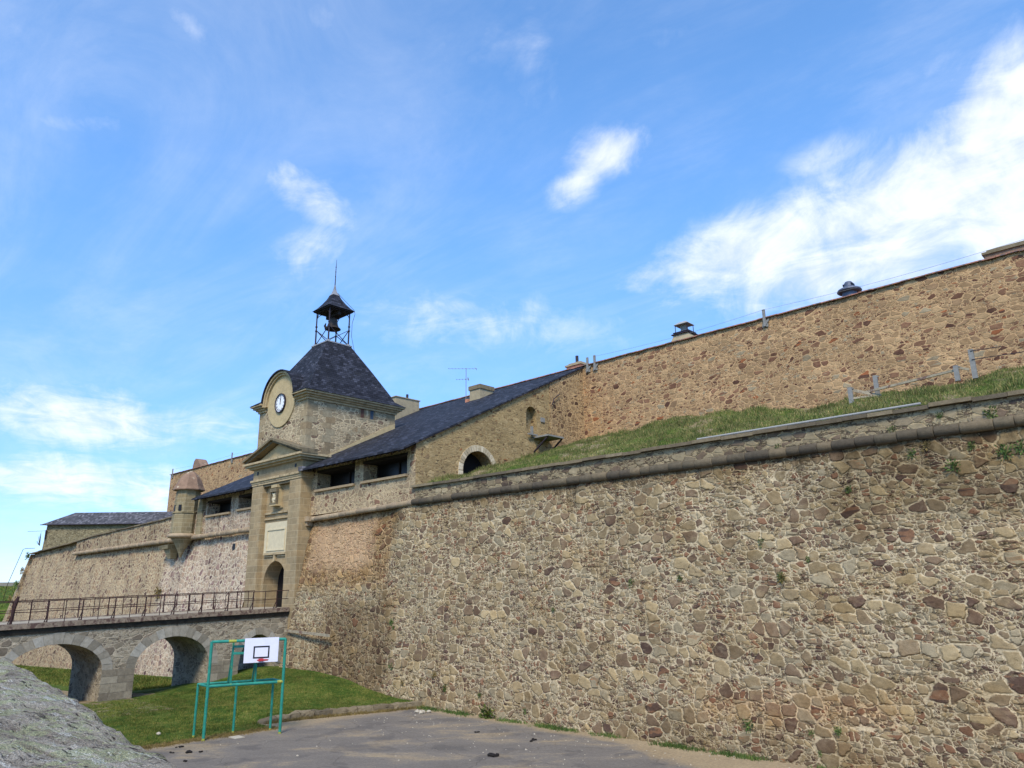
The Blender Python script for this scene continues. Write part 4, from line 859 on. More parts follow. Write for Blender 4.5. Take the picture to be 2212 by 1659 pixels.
for xa, xb in ((bx-.3, bx+.05), (bx2-.05, bx2+.3)):
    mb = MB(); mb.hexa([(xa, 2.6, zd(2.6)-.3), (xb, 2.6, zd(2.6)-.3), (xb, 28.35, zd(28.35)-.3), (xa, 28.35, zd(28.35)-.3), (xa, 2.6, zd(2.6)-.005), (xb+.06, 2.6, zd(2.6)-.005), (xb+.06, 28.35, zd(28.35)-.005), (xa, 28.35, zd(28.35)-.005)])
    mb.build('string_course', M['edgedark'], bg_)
mb = MB(); mb.hexa([(bx2+.55, 2.6, zd(2.6)-.2), (bx-.55, 2.6, zd(2.6)-.2), (bx-.55, 29, zd(29)-.2), (bx2+.55, 29, zd(29)-.2), (bx2+.55, 2.6, zd(2.6)+.24), (bx-.55, 2.6, zd(2.6)+.24), (bx-.55, 29, zd(29)+.24), (bx2+.55, 29, zd(29)+.24)])
mb.build('roadway', M['deck'], bg_)
def railing(x, side, lab, ys_first):
    o = empty('bridge_railing', (x, 15, 4.4), lab, 'railing', 'rusty railings along the bridge'); zt = lambda y: zd(y)+.27
    y = ys_first; k = 0
    while y < 28.3:
        mb = MB(); lean = random.uniform(-.02, .02)
        if k % 2 == 0:
            mb.bar((x, y, zt(y)-.02), (x+lean, y, zt(y)+1.15), .05, .06); mb.bar((x, y, zt(y)+.5), (x-side*.32, y-.06, zt(y)-.05), .035); mb.bar((x-side*.32, y-.06, zt(y)+.02), (x, y, zt(y)+.04), .03)
        else: mb.bar((x, y, zt(y)-.02), (x+lean, y, zt(y)+1.15), .035)
        mb.build('post', M['rust'], o); y += .875; k += 1
    for h_, w_ in ((1.15, .05), (.6, .04)):
        mb = MB(); pts = [(x+.012*math.sin(q*1.7), q, zt(q)+h_+.012*math.sin(q*2.3)) for q in np.linspace(3.0, 28.55, 24)]
        for a, b in zip(pts[:-1], pts[1:]): mb.bar(a, b, w_, w_)
        mb.build('rail', M['rust'], o)
    return o
r1 = railing(bx-.15, 1, 'rusty iron railing on the near edge of the stone bridge', 4.76)
mb = MB(); mb.tube([(bx-.1, 11.75, 4.3), (bx-.06, 11.8, 5.1), (bx-.02, 11.86, 5.55), (bx+.02, 11.92, 5.86)], [.07, .08, .09, .06], 8); mb.build('bent_post', M['rust'], r1)
railing(bx2+.2, -1, 'rusty iron railing on the far edge of the stone bridge', 4.3)
# ------------------------------------------------------------------ goal frame with basketball backboard
P1, P2 = Vector((-32.62, 15.45, 0)), Vector((-31.62, 18.38, 0)); U = (P2-P1).normalized(); Nn = Vector((U.y, -U.x, 0)); GW = (P2-P1).length
B1, B2, B3 = Vector((-33.75, 15.54, 0)), Vector((-32.77, 18.56, 0)), Vector((-33.23, 17.05, 0))
zv = lambda v, z: Vector((v.x, v.y, z))
gf = empty('goal_frame', ((P1+P2)/2)[:], 'green pipe handball goal frame carrying a white basketball backboard', 'goal')
for a, top, r_ in ((P1, 3.92, .062), (P2, 3.92, .062), (B1, 2.12, .052), (B2, 2.12, .052), (B3, 2.12, .052)):
    mb = MB(); mb.tube([zv(a, -.05), zv(a, top)], r_, 12); o = mb.build('post', M['green'], gf, smooth=False)
    mb = MB(); mb.tube([zv(a, .0), zv(a, random.uniform(.07, .14))], r_+.004, 12); mb.build('yellow_foot', M['yellow'], o)
    if top > 3:
        mb = MB(); mb.tube([zv(a, .75), zv(a, 1.25)], r_+.003, 12); mb.v = [(p_[0], p_[1], p_[2]) for p_ in mb.v]
        for i in range(len(mb.v)): pass
def pbar(name, a, b, r_, par=gf, mt='green'): mb = MB(); mb.tube([a, b], r_, 10); return mb.build(name, M[mt], par)
tbar = pbar('top_bar', zv(P1, 3.9), zv(P2, 3.9), .062); pbar('worn_band', zv(P1+U*.68, 3.9), zv(P1+U*1.0, 3.9), .065, tbar, 'yellow')
cbar = pbar('crossbar', zv(P1, 2.12), zv(P2, 2.12), .062); pbar('worn_band', zv(P2-U*.25, 2.12), zv(P2-U*.02, 2.12), .066, cbar, 'yellow')
pbar('back_bar', zv(B1, 2.12), zv(B2, 2.12), .05); pbar('side_bar', zv(P1, 2.12), zv(B1, 2.12), .05); pbar('side_bar', zv(P2, 2.12), zv(B2, 2.12), .05)
wb = pbar('worn_band', zv(B2-U*.65, 2.12), zv(B2-U*.35, 2.12), .054, gf, 'yellow')
mid = lambda s, f: P1 + U*s - Nn*f
for s in (.93, 1.95):
    f_ = .28; mb = MB(); mb.bar(zv(mid(s, f_), 2.12), zv(mid(s, f_), 3.85), .08, .06); mb.build('board_support', M['green'], gf)
    mb = MB(); mb.bar(zv(mid(s, 1.02), 2.14), zv(mid(s, f_), 3.7), .06, .05); mb.build('brace', M['green'], gf)
for z in (3.38, 3.66): mb = MB(); mb.bar(zv(mid(.93, .22), z), zv(mid(2.6, .12), z), .07, .1); mb.build('board_rail', M['green'], gf)
bc = P1 + U*2.06 + Nn*.12; bw_, bh_ = .72, .5; bz = 3.5
def brd(u0, u1, z0, z1, d0, d1):
    q = []
    for z in (z0, z1):
        for u, d in ((u0, d0), (u1, d0), (u1, d1), (u0, d1)): v_ = bc + U*u + Nn*d; q.append((v_.x, v_.y, z))
    return q
mb = MB(); mb.hexa(brd(-bw_, bw_, bz-bh_-.02, bz+bh_, -.02, .02)); bd = mb.build('backboard', M['board'], gf)
mb = MB()
for q in ((-.34, .34, 3.60, 3.66), (-.34, .34, 3.15, 3.21), (-.34, -.28, 3.21, 3.60), (.28, .34, 3.21, 3.60)): mb.hexa(brd(*q, .021, .026))
mb.build('target_square', M['black'], bd)
mb = MB(); hc = bc + Nn*.36 + U*.02; mb.tube([(hc.x+.225*math.cos(a), hc.y+.225*math.sin(a), 3.1) for a in np.linspace(0, 2*math.pi, 25)[:-1]], .022, 6, closed=True)
mb.hexa(brd(-.1, .1, 3.02, 3.14, .021, .05)); mb.hexa(brd(-.07, .09, 3.085, 3.11, .05, .16)); mb.build('hoop', M['red'], bd)
pbar('stay_wire', zv(P2-U*.3-Nn*.3, 2.95), zv(P2, 2.9), .012, gf, 'galv'); pbar('stay_wire', zv(P2-U*.32+Nn*.05, 4.0), zv(P2-U*.42, 3.0), .01, gf, 'galv')
# ------------------------------------------------------------------ distant building at left
ob = empty('storehouse', (-112, 35, 11), 'low storehouse with grey slate roof standing beyond the left wall', 'building')
A, B = Vector((-116.7, 30.35, 0)), Vector((-101.9, 44.55, 0)); e = (B-A).normalized(); nb = Vector((-e.y, e.x, 0)); L_ = (B-A).length
def lp(u, v, z): q = A + e*u + nb*v; return (q.x, q.y, z)
mb = MB(); mb.hexa([lp(0, 0, 10.5), lp(L_, 0, 10.5), lp(L_, 6, 10.5), lp(0, 6, 10.5), lp(.25, .15, 15.05), lp(L_, .15, 15.05), lp(L_, 6, 15.05), lp(.25, 6, 15.05)]); mb.build('wall', M['old'], ob)
mb = MB(); mb.add([lp(-.35, -.35, 15.0), lp(L_+.3, -.35, 15.0), lp(L_+.3, 6.3, 15.0), lp(-.35, 6.3, 15.0), lp(2.2, 3, 16.9), lp(L_+.3, 3, 16.9)], [(0,1,5,4), (1,2,5), (2,3,4,5), (3,0,4), (3,2,1,0)])
mb.build('roof', M['slate_grey'], ob); mb = MB(); mb.bar(lp(-.4, -.37, 14.98), lp(L_, -.37, 14.98), .08, .1); mb.build('gutter', M['iron'], ob)
mb = MB(); mb.bar(lp(.3, -.03, 14.3), lp(.3, -.03, 13.1), .25, .1); mb.bar(lp(-2.2, 0, 14.15), lp(.3, 0, 14.2), .04); mb.build('corner_bracket', M['rust'], ob)
# far stone rampart on the horizon and a bent wire at the left edge
fw_ = MB(); random.seed(5)
fw_.hexa([(-320, -30, 3), (-250, 160, 3), (-253, 161, 3), (-323, -29, 3), (-320, -30, 9.2), (-250, 160, 9.9), (-253, 161, 9.9), (-323, -29, 9.2)])
tag(fw_.build('distant_rampart', plain('distant_stone', (140,132,120), .95, .12, .2)), 'low grey stone rampart on the horizon at far left', 'wall')
mb = MB(); mb.tube([(-125.5, 28.9, 5.0), (-124.9, 29, 7.27), (-119.84, 29, 11.85), (-119.3, 29.2, 11.95), (-116, 29.4, 11.85)], .035, 5); tag(mb.build('bent_wire', M['rust']), 'thin bent wire leaning against the left end of the wall', 'wire')
# ------------------------------------------------------------------ foreground parapet rock
edge_px = [(-30, 4.6), (-24, 4.45), (-17.4, 4.11), (-14, 3.72), (-11.3, 3.38), (-9.3, 3.06), (-7.8, 2.8), (-7, 2.68), (-6.3, 2.57), (-5.7, 2.5), (-4, 2.3), (-1, 2.2), (4, 2.3), (8, 2.4)]
ex, ey = np.array([p_[0] for p_ in edge_px]), np.array([p_[1] for p_ in edge_px])
xr = np.concatenate([np.arange(-60, -30, .6), np.arange(-30, -18, .12), np.arange(-18, -3, .03), np.arange(-3, 9, .25)]); ye = np.interp(xr, ex, ey)
prf = [(-2.4, -.35), (-2.0, -.2), (-1.6, -.02)] + [(-1.6+1.55*k/34, .02+.0*k) for k in range(1, 35)] + [(.0, -.02), (.06, -.07), (.1, -.14), (.13, -.25), (.15, -.5), (.16, -1.0), (.18, -2.), (.2, -4.9)]
from mathutils import noise as mn
V = []
for i, x in enumerate(xr):
    for (dyy, dzz) in prf:
        y = ye[i]+dyy; z = 4.8+dzz + (.10*(1-((dyy+.8)/.8)**2) if -1.6 < dyy < 0 else 0)
        q = Vector((x, y, z)); s1 = Vector((x*.5+y*.25, y*2.2-x*.35, 0)); dam = min(1., (z+1)/5) 
        h_ = .06*mn.fractal(s1*1.1, 1., 2., 5) + .035*mn.fractal(Vector((x*1.4, y*4.5-x*.6, 3)), 1., 2., 4) + .014*mn.fractal(Vector((x*6, y*16-x*2, 9)), 1., 2., 3)
        o_ = .07*mn.fractal(Vector((x*1.6, z*2, 5)), 1., 2., 4) + .04*mn.fractal(Vector((x*6, z*3, 1)), 1., 2., 3)
        V.append((x, y + (o_ if dyy > -.25 else 0), z + (h_ if dyy <= .05 else 0)))
n = len(prf); i, j = np.meshgrid(np.arange(n-1), np.arange(len(xr)-1)); a = (j*n+i).ravel(); F = np.stack([a, a+1, a+n+1, a+n], 1)
mat, t = new_mat('lichen_rock'); p = t.node('ShaderNodeNewGeometry').outputs['Position']; x, y, z = t.xyz(p)[:3]
gr_ = t.comb(t.m('ADD', t.m('MULTIPLY', x, 1.3), t.m('MULTIPLY', y, .7)), t.m('SUBTRACT', t.m('MULTIPLY', y, 9.), t.m('MULTIPLY', x, 1.3)), t.m('MULTIPLY', z, 5.))
n1 = t.noise(gr_, .8, 7, .7, .5); n2 = t.noise(p, 22., 5, .75); n3 = t.noise(p, 2.2, 5, .7, .5); n4 = t.noise(p, 70., 3, .7); n5 = t.noise(gr_, 2.4, 6, .72, .8)
c = t.ramp(t.m('MULTIPLY_ADD', n1, .6, t.m('MULTIPLY', n2, .4)), [(.36, lin(112,102,90)), (.45, lin(166,154,136)), (.53, lin(198,186,166)), (.64, lin(226,216,198))])
lA = t.m('MULTIPLY_ADD', n3, .7, t.m('MULTIPLY', n2, .3)); c = t.mix(t.ss(lA, .48, .56, 0., .7), c, lin(184,188,138))
lB = t.m('MULTIPLY_ADD', t.noise(p, 1.2, 5, .7, .8), .75, t.m('MULTIPLY', n2, .25)); c = t.mix(t.ss(lB, .57, .63, 0., .6), c, lin(196,204,124))
lC = t.m('MULTIPLY_ADD', t.noise(gr_, .9, 5, .7, .8), .7, t.m('MULTIPLY', n4, .3)); c = t.mix(t.ss(lC, .55, .61, 0., .7), c, lin(226,224,212))
lD = t.m('MULTIPLY_ADD', t.noise(gr_, .55, 5, .7, .6), .75, t.m('MULTIPLY', n2, .25)); c = t.mix(t.ss(lD, .57, .63, 0., .6), c, lin(132,112,102))
c = t.mix(t.ss(n5, .57, .64, 0., .9), c, lin(58,46,48))
vv = t.m('MULTIPLY', t.ss(n4, .3, .7, .66, 1.28), t.ss(t.noise(p, 140., 2, .6), .35, .65, .8, 1.16)); c = t.mix(1., c, t.comb(vv, vv, vv), 'MULTIPLY')
h_ = t.m('SUBTRACT', t.m('ADD', t.m('MULTIPLY', n1, 1.2), t.m('MULTIPLY', t.m('ADD', n2, n4), .6)), t.m('MULTIPLY', t.ss(n5, .57, .64), 1.1))
finish(t, c, .95, h_, .09, 1., .12)
tag(mesh_obj('rock', np.array(V), F, mat, smooth=True, fix=True), 'large grey lichen covered rock in the bottom left foreground', 'rock')
# ------------------------------------------------------------------ small things
mb = MB(); top = (-45.95, 42.6, 24.6); an = empty('tv_antenna', (-45.95, 42.6, 21.9), 'thin rooftop television antenna beside the small capped chimney', 'antenna')
mb.tube([(-45.95, 42.6, 21.6), top], .03, 6); mb.build('mast', M['galv'], an)
def yagi(c, d, L, n, w, name):
    mb = MB(); c = Vector(c); d = Vector(d).normalized(); s = Vector((-d.y, d.x, 0)).normalized(); mb.bar(c-d*L*.62, c+d*L*.38, .025)
    for k in range(n): q = c + d*L*(-.6+.95*k/(n-1)); mb.bar(q-s*w, q+s*w, .014)
    mb.bar(c+d*L*.3+Vector((0,0,.15)), c+d*L*.36-Vector((0,0,.12)), .09, .03); mb.build(name, M['galv'], an)
yagi((-45.95, 42.6, 24.55), (.8, .6, -.05), 2.6, 9, .16, 'upper_yagi'); yagi((-46.1, 42.5, 23.6), (.7, .7, .02), 1.1, 5, .2, 'lower_yagi')
# roof vents
v1 = empty('roof_vent', (-27.05, 47.4, 23.5), 'square metal chimney cowl with open sides and pale hood on the wall top', 'roof vent')
mb = MB(); mb.hexa([(-28.1, 46.75, 23.3), (-26.1, 46.75, 23.3), (-26.1, 48.4, 23.3), (-28.1, 48.4, 23.3), (-27.7, 47.0, 24.15), (-26.5, 47.0, 24.15), (-26.5, 48.1, 24.15), (-27.7, 48.1, 24.15)]); mb.build('base', M['cement'], v1)
mb = MB(); mb.box(-27.85, -26.35, 46.85, 48.25, 24.15, 24.22); mb.box(-27.75, -26.45, 46.95, 48.15, 24.3, 24.36)
for q in (-27.6, -26.6):
    for r_ in (47.1, 48.0): mb.box(q-.02, q+.02, r_-.02, r_+.02, 24.2, 25.0)
mb.build('frame', M['iron'], v1)
mb = MB(); mb.box(-27.3, -26.9, 47.35, 47.75, 24.36, 24.95); mb.build('flue', M['galv'], v1)
mb = MB(); mb.add([(-27.7, 47.0, 24.95), (-26.5, 47.0, 24.95), (-26.5, 48.1, 24.95), (-27.7, 48.1, 24.95), (-27.4, 47.3, 25.2), (-26.8, 47.3, 25.2), (-26.8, 47.8, 25.2), (-27.4, 47.8, 25.2)], [(0,1,2,3), (0,1,5,4), (1,2,6,5), (2,3,7,6), (3,0,4,7), (4,5,6,7)]); mb.build('hood', M['zinc'], v1)
v2 = empty('roof_vent', (-14.9, 47.6, 23.5), 'round dark mushroom shaped metal ventilator on top of the orange wall', 'roof vent')
mb = MB(); mb.lathe([(.45, 23.3), (.45, 23.95), (.68, 23.98), (.75, 24.05), (.7, 24.16), (.44, 24.3), (.3, 24.38), (.28, 24.58), (.2, 24.7), (.08, 24.75), (0, 24.75)], (-14.9, 47.3), 28); mb.build('cowl', plain('grey_metal', (92,98,112), .5, .15, 5., .3), v2, smooth=False)
mb = MB(); mb.box(-14.9-.31, -14.9+.31, 47.1, 47.5, 24.43, 24.55); mb.build('slot', M['black'], v2)
# steel brackets standing on the wall top
def wallpost(x, lab, h=1.1):
    o = empty('steel_post', (x, 46.35, 22.9), lab, 'post', 'steel posts fixed along the wall top'); mb = MB(); mb.box(x-.09, x+.09, 46.32, 46.44, 22.85, 22.95+h); mb.build('upright', M['galv'], o)
    mb = MB(); mb.hexa([(x+.09, 46.35, 22.95), (x+.3, 46.35, 23.2), (x+.3, 46.42, 23.2), (x+.09, 46.42, 22.95), (x+.09, 46.35, 23.2), (x+.3, 46.35, 23.32), (x+.3, 46.42, 23.32), (x+.09, 46.42, 23.2)]); mb.box(x-.2, x+.2, 46.40, 46.48, 22.8, 23.05); mb.build('bracket', M['galv'], o)
    return o
wallpost(-35.5, 'grey steel post on wall top nearest to the slate roof end'); wallpost(-34.77, 'taller grey steel post second from the slate roof end', 1.12); wallpost(-20.3, 'grey steel post on wall top between square cowl and round ventilator')
wallpost(-96.85, 'grey steel post on the far wall top left of the tower', 1.3); wallpost(-116.15, 'grey steel post at the far left corner of the tall wall', 1.3)
for a, b, lab in (((-116.1, 46.4, 24.2), (-96.8, 46.4, 23.95), 'thin wire between the two posts on the wall left of tower'), ((-96.8, 46.4, 23.95), (-58, 46.4, 23.9), 'thin wire running from the post behind the tower'), ((-34.7, 46.3, 23.95), (-20.3, 46.3, 24.0), 'thin wire along the wall top past the square cowl'), ((-20.3, 46.3, 24.0), (-4., 46.3, 24.05), 'thin wire along the wall top past the round ventilator')):
    mb = MB(); A_, B_ = Vector(a), Vector(b); mb.tube([A_.lerp(B_, k/10)-Vector((0,0,.22*math.sin(math.pi*k/10))) for k in range(11)], .009, 5); tag(mb.build('wire', M['galv']), lab, 'wire')
# metal platform on the gable wall
pf = empty('metal_platform', (-35.5, 40.9, 16.6), 'grey metal bracket platform fixed below the niche on the gable wall', 'platform')
mb = MB(); mb.box(-36.19, -34.7, 40.3, 42.1, 16.62, 16.74); mb.build('deck', M['galv'], pf)
mb = MB(); mb.bar((-34.8, 40.4, 16.6), (-36.2, 40.4, 15.6), .1); mb.bar((-34.8, 42.0, 16.6), (-36.2, 42.0, 15.6), .1); mb.build('brackets', M['iron'], pf)
mb = MB(); mb.bar((-36.1, 40.1, 16.7), (-36.1, 40.1, 17.5), .16); mb.bar((-36.0, 39.6, 16.85), (-36.0, 40.6, 16.85), .14, .1); mb.build('fixing', M['galv'], pf)
mb = MB(); mb.tube([(-36.0, 42.4, 19.5), (-35.98, 42.6, 20.0), (-36.0, 43.3, 20.5)], .04, 5); tag(mb.build('wall_cable', M['iron']), 'short dark cable curving up the gable wall beside the niche', 'cable')
# guard rail on the grass bank
def railpost(x, y, z, h, lab): mb = MB(); mb.box(x-.11, x+.11, y-.08, y+.08, z-.5, z+h); mb.box(x-.03, x+.2, y-.03, y+.03, z+h-.1, z+h-.06); return tag(mb.build('guard_post', M['galv']), lab, 'post', 'grey guard rail posts on the grass bank')
ry = 41.5
railpost(-13.77, ry, 15.7, .68, 'short grey guard post at the left end of the low rail'); railpost(-12.6, 42.2, 16.1, .85, 'grey guard post just behind the left end of low rail')
railpost(-8.55, ry, 16.2, .3, 'shortest grey guard post peeping from the grass bank'); railpost(-7.8, ry+.1, 16.2, 1.0, 'tall grey guard post at the upper right on the grass bank')
mb = MB(); mb.bar((-13.77, ry, 16.25), (-12.4, ry+.6, 15.75), .06, .16); mb.bar((-13.77, ry, 15.75), (-12.6, ry+.5, 15.8), .06, .1); mb.bar((-13.2, ry+.4, 16.05), (-8.55, ry+.1, 16.3), .1, .12); mb.bar((-8.55, ry, 16.42), (-8.0, ry+.1, 16.2), .06, .12)
tag(mb.build('guard_rail', M['conc']), 'low horizontal rail linking the grey posts on the grass bank', 'rail')
mb = MB(); mb.tube([(-7.8, ry, 17.1), (-6.5, ry+.2, 17.08)], .02, 5); mb.tube([(-7.8, ry, 16.65), (-5.5, ry+.2, 16.6)], .02, 5); tag(mb.build('guard_wires', M['iron']), 'two dark wires right of the tall guard post on grass', 'wire')
mb = MB(); mb.tube([(-16.4, 29.15, 12.22), (-12, 29.13, 12.22), (-7.3, 29.15, 12.23)], .045, 8); tag(mb.build('pipe', M['zinc']), 'long pale metal pipe lying on the coping of the big wall', 'pipe')
mb = MB(); mb.bar((-48.1, 27.85, 3.36), (-42.1, 27.48, 3.24), .1, .16); tag(mb.build('wall_pipe', M['conc']), 'grey horizontal pipe fixed on the wall right of the bridge end', 'pipe')
# kerb
mb = MB(); y = 19.0; random.seed(3)
kx = lambda y: float(np.interp(y, [19, 21.1, 25, 27.2], [-34.45, -34.2, -32.95, -32.4]))
while y < 27.0:
    l = random.uniform(.7, 1.3); b_ = min(y+l, 27.2); h0 = .08+.2*min(1, (y-18.6)/2.) ; h1 = .08+.2*min(1, (b_-18.6)/2.); w_ = random.uniform(.32, .42); j = random.uniform(-.04, .04)
    xa, xb = kx(y), kx(b_); mb.hexa([(xa+.05+j, y+.02, -.1), (xb+.05+j, b_-.02, -.1), (xb-w_, b_-.02, -.1), (xa-w_, y+.02, -.1), (xa+j, y+.02, h0), (xb+j, b_-.02, h1), (xb-w_, b_-.02, h1+.04), (xa-w_, y+.02, h0+.04)]); y += l
bm = bmesh.new(); me_ = D.meshes.new('t'); me_.from_pydata(mb.v, [], mb.f); bm.from_mesh(me_); bmesh.ops.subdivide_edges(bm, edges=bm.edges[:], cuts=5, use_grid_fill=True)
for v_ in bm.verts: v_.co += Vector((mn.fractal(v_.co*3., 1., 2., 4), mn.fractal(v_.co*3.+Vector((9,0,0)), 1., 2., 4), mn.fractal(v_.co*2.6+Vector((0,9,0)), 1., 2., 4)))*.07
bm.to_mesh(me_); bm.free(); mb = MB(); mb.v = [tuple(v_.co) for v_ in me_.vertices]; mb.f = [tuple(p_.vertices) for p_ in me_.polygons]
kb = tag(mb.build('stone_kerb', M['coping']), 'low row of weathered kerb stones between the lawn and asphalt', 'kerb')
mb = MB(); mb.box(-32.55, -31.95, 16.5, 16.95, .0, .03); sl_ = tag(mb.build('paving_slab', M['stone_pale']), 'small pale paving slab lying on asphalt beside the goal', 'slab')

# ---------------------------------------------------------------- grass and plants
def blades(pts, h, w, nb, spread, lean=.5, seed=1):
    r = np.random.default_rng(seed); P = np.repeat(np.asarray(pts, float), nb, 0); n = len(P)
    hh = np.repeat(np.broadcast_to(h, len(pts)), nb)*r.uniform(.5, 1.15, n); a = r.uniform(0, 2*np.pi, n); off = r.normal(0, spread, (n, 2))
    base = P.copy(); base[:, :2] += off; base[:, 2] -= .02; d = np.stack([np.cos(a), np.sin(a), np.zeros(n)], 1); a2 = r.uniform(0, 2*np.pi, n); dirl = np.stack([np.cos(a2), np.sin(a2)], 1)*(r.uniform(0, lean, n)*hh)[:, None]
    tip = base.copy(); tip[:, :2] += dirl; tip[:, 2] += hh; mid = (base+tip)/2; mid[:, 2] += hh*.12; ww = np.broadcast_to(w, n)[:, None]
    V = np.concatenate([base-d*ww/2, base+d*ww/2, mid+d*ww*.4, tip, mid-d*ww*.4], 1).reshape(-1, 3); k = np.arange(n)*5
    return V, np.stack([k, k+1, k+2, k+3, k+4], 1)
def leaves(pts, size, seed=1):
    r = np.random.default_rng(seed); P = np.asarray(pts, float); n = len(P); u = r.normal(size=(n, 3)); u /= np.linalg.norm(u, axis=1)[:, None]; v = np.cross(u, r.normal(size=(n, 3))); v /= np.linalg.norm(v, axis=1)[:, None]
    s = size*r.uniform(.6, 1.3, n)[:, None]; V = np.concatenate([P-u*s, P+v*s*.45, P+u*s, P-v*s*.45], 1).reshape(-1, 3); k = np.arange(n)*4; return V, np.stack([k, k+1, k+2, k+3], 1)
def join(parts):
    Vs, Fs, o = [], [], 0
    for V, F in parts: Vs.append(V); Fs += [[i+o for i in f] for f in F.tolist()]; o += len(V)
    return np.vstack(Vs), Fs
r = np.random.default_rng(5)
n = 30000; x = r.uniform(-48, -32.6, n); y = r.uniform(12.6, 27.4, n); k = (x < kerbx(y)-.12) & (y < Yw(0, 0)+.2); x, y = x[k], y[k]; z = gh(x, y)
dens = np.sin(x*1.3+y)*np.cos(y*1.7-x*.6)+r.normal(0, .6, len(x)); k = dens > -.35; x, y, z = x[k], y[k], z[k]
ya_ = np.where(x < -36, 27.3, 27.05); k = y < ya_+.15*z; x, y, z = x[k], y[k], z[k]
parts_ = [blades(np.stack([x, y, z], 1), r.uniform(.05, .11, len(x)), .022, 5, .05, .8, 2)]
n = 9000; x = r.uniform(-118, -56, n); y = r.uniform(21.5, 26.4, n); parts_.append(blades(np.stack([x, y, gh(x, y)], 1), r.uniform(.08, .25, n), .05, 4, .12, .8, 3))
V, F = join(parts_); tag(mesh_obj('grass', V, F, M['grass'], base=(-45, 20, 0), fix=False), kind='stuff')
n = 42000; x = r.uniform(-36, 10, n); y = 29.75+16.6*r.beta(.9, 1.0, n); z = hr(x, y); cl_ = np.sin(x*1.1+y*.6)*np.sin(x*.37-y*.9+2)+r.normal(0, .35, n); hh = r.uniform(.05, .16, n)*np.clip(1+1.1*cl_, .5, 2.4)*(1+.5*(np.sin(x*.8)*np.sin(x*.31+1) > .1)*(y > 38))
V, F = join([blades(np.stack([x, y, z], 1), hh, .035, 5, .1, .9, 4)]); tag(mesh_obj('bank_grass', V, F, M['slope'], base=(-12, 38, 12), fix=False), kind='stuff')
n = 5000; x = r.uniform(-200, -119, n); y = r.uniform(12, 70, n); V, F = join([blades(np.stack([x, y, gh(x, y)], 1), r.uniform(.2, .5, n), .12, 4, .3, .7, 6)]); tag(mesh_obj('glacis_grass', V, F, M['grass'], base=(-150, 40, 3), fix=False), kind='stuff')
# weeds along the foot of the wall
n = 4200; x = r.uniform(-35, 6, n); k = (np.sin(x*2.1)+np.sin(x*.83+2)+r.normal(0, .7, n)) > .35; x = x[k]; y = 26.95 - np.abs(r.normal(0, .2, len(x))); z = np.zeros(len(x))+.01
V, F = join([blades(np.stack([x, y, z], 1), r.uniform(.05, .22, len(x)), .022, 5, .05, .9, 7)]); tag(mesh_obj('foot_weeds', V, F, M['weed'], base=(-15, 27, 0), fix=False), kind='stuff')
n = 1500; x = r.uniform(-33.6, -32.2, n); y = r.uniform(13, 19, n); x = x*.4 + (kerbx(y)+.1)*.6; V1, F1 = blades(np.stack([x+r.normal(0, .15, n), y, np.full(n, .01)], 1), r.uniform(.04, .12, n), .02, 5, .05, .9, 8)
yk = r.uniform(19.2, 27, 1100); xk = kerbx(yk)+.05+np.abs(r.normal(0, .13, 1100)); V2, F2 = blades(np.stack([xk, yk, np.full(1100, .01)], 1), r.uniform(.05, .2, 1100), .02, 4, .04, .9, 9)
V, F = join([(V1, F1), (V2, F2)]); tag(mesh_obj('edge_weeds', V, F, M['dry'], base=(-33, 20, 0), fix=False), kind='stuff')
# pebbles scattered on the court
mb = MB(); rr = np.random.default_rng(4)
for _ in range(420):
    x = rr.uniform(-32, 2); y = 26.9-abs(rr.normal(0, 5)); s = rr.uniform(.008, .026)*(1.7 if rr.random() < .06 else 1)
    if y < 6: continue
    q = [(x+s*rr.uniform(.6, 1.2)*cx, y+s*rr.uniform(.6, 1.2)*cy, .012+cz) for cx, cy, cz in ((-1,-1,0), (1,-1,0), (1,1,0), (-1,1,0), (-.5,-.5,s), (.5,-.5,s*1.1), (.5,.5,s), (-.5,.5,s*.9))]; mb.hexa(q)
tag(mb.build('pebbles', M['stone_pale'], base=(-15, 20, 0), fix=False), kind='stuff')
def clod(x, y, s, lab, grp=None, mt='dung', seed=0):
    q = np.random.default_rng(seed); bm = bmesh.new(); k = q.integers(3, 6)
    for i in range(k):
        mtx = Matrix.Translation((q.normal(0, s*1.1), q.normal(0, s*1.1), s*.35)) @ Matrix.Diagonal((s*q.uniform(.5, 1), s*q.uniform(.5, 1), s*q.uniform(.35, .6), 1)); bmesh.ops.create_icosphere(bm, subdivisions=2, radius=1., matrix=mtx)
    for v in bm.verts: v.co += Vector(q.normal(0, s*.06, 3))
    me = D.meshes.new('dung_clod'); bm.to_mesh(me); bm.free(); me.materials.append(M[mt]); o = D.objects.new('dung_clod', me); col.objects.link(o); o.location = (x, y, .012); WORLD[o] = Vector((x, y, .012)); return tag(o, lab, 'clod', grp)
def zz(sx, sy):            # point of the photograph (full size) on the court
    d = fw*1606 + rt*(sx/1.17179-1106) - up*(sy/1.17179-829.5); k = -6.0/d.z; return d.x*k, d.y*k
for i, (sx, sy, s, lab) in enumerate(((456, 1892, .06, 'small dark clod on asphalt nearest the goal post'), (477, 1906, .10, 'largest dark clod on the asphalt left beside the rock'), (508, 1905, .06, 'dark clod right of the largest one beside the rock'), (434, 1907, .05, 'tiny dark clod left of the largest one near the rock'), (466, 1929, .05, 'tiny dark clod on asphalt at the rock edge'),
     (1255, 1915, .12, 'dark clod cluster in the middle of the asphalt court'), (1347, 1875, .08, 'dark clod on the asphalt toward the wall foot'), (1208, 1855, .06, 'small dark clod on the asphalt far back near the wall'))):
    clod(*zz(sx, sy), s, lab, 'dark clods on the asphalt', seed=i)
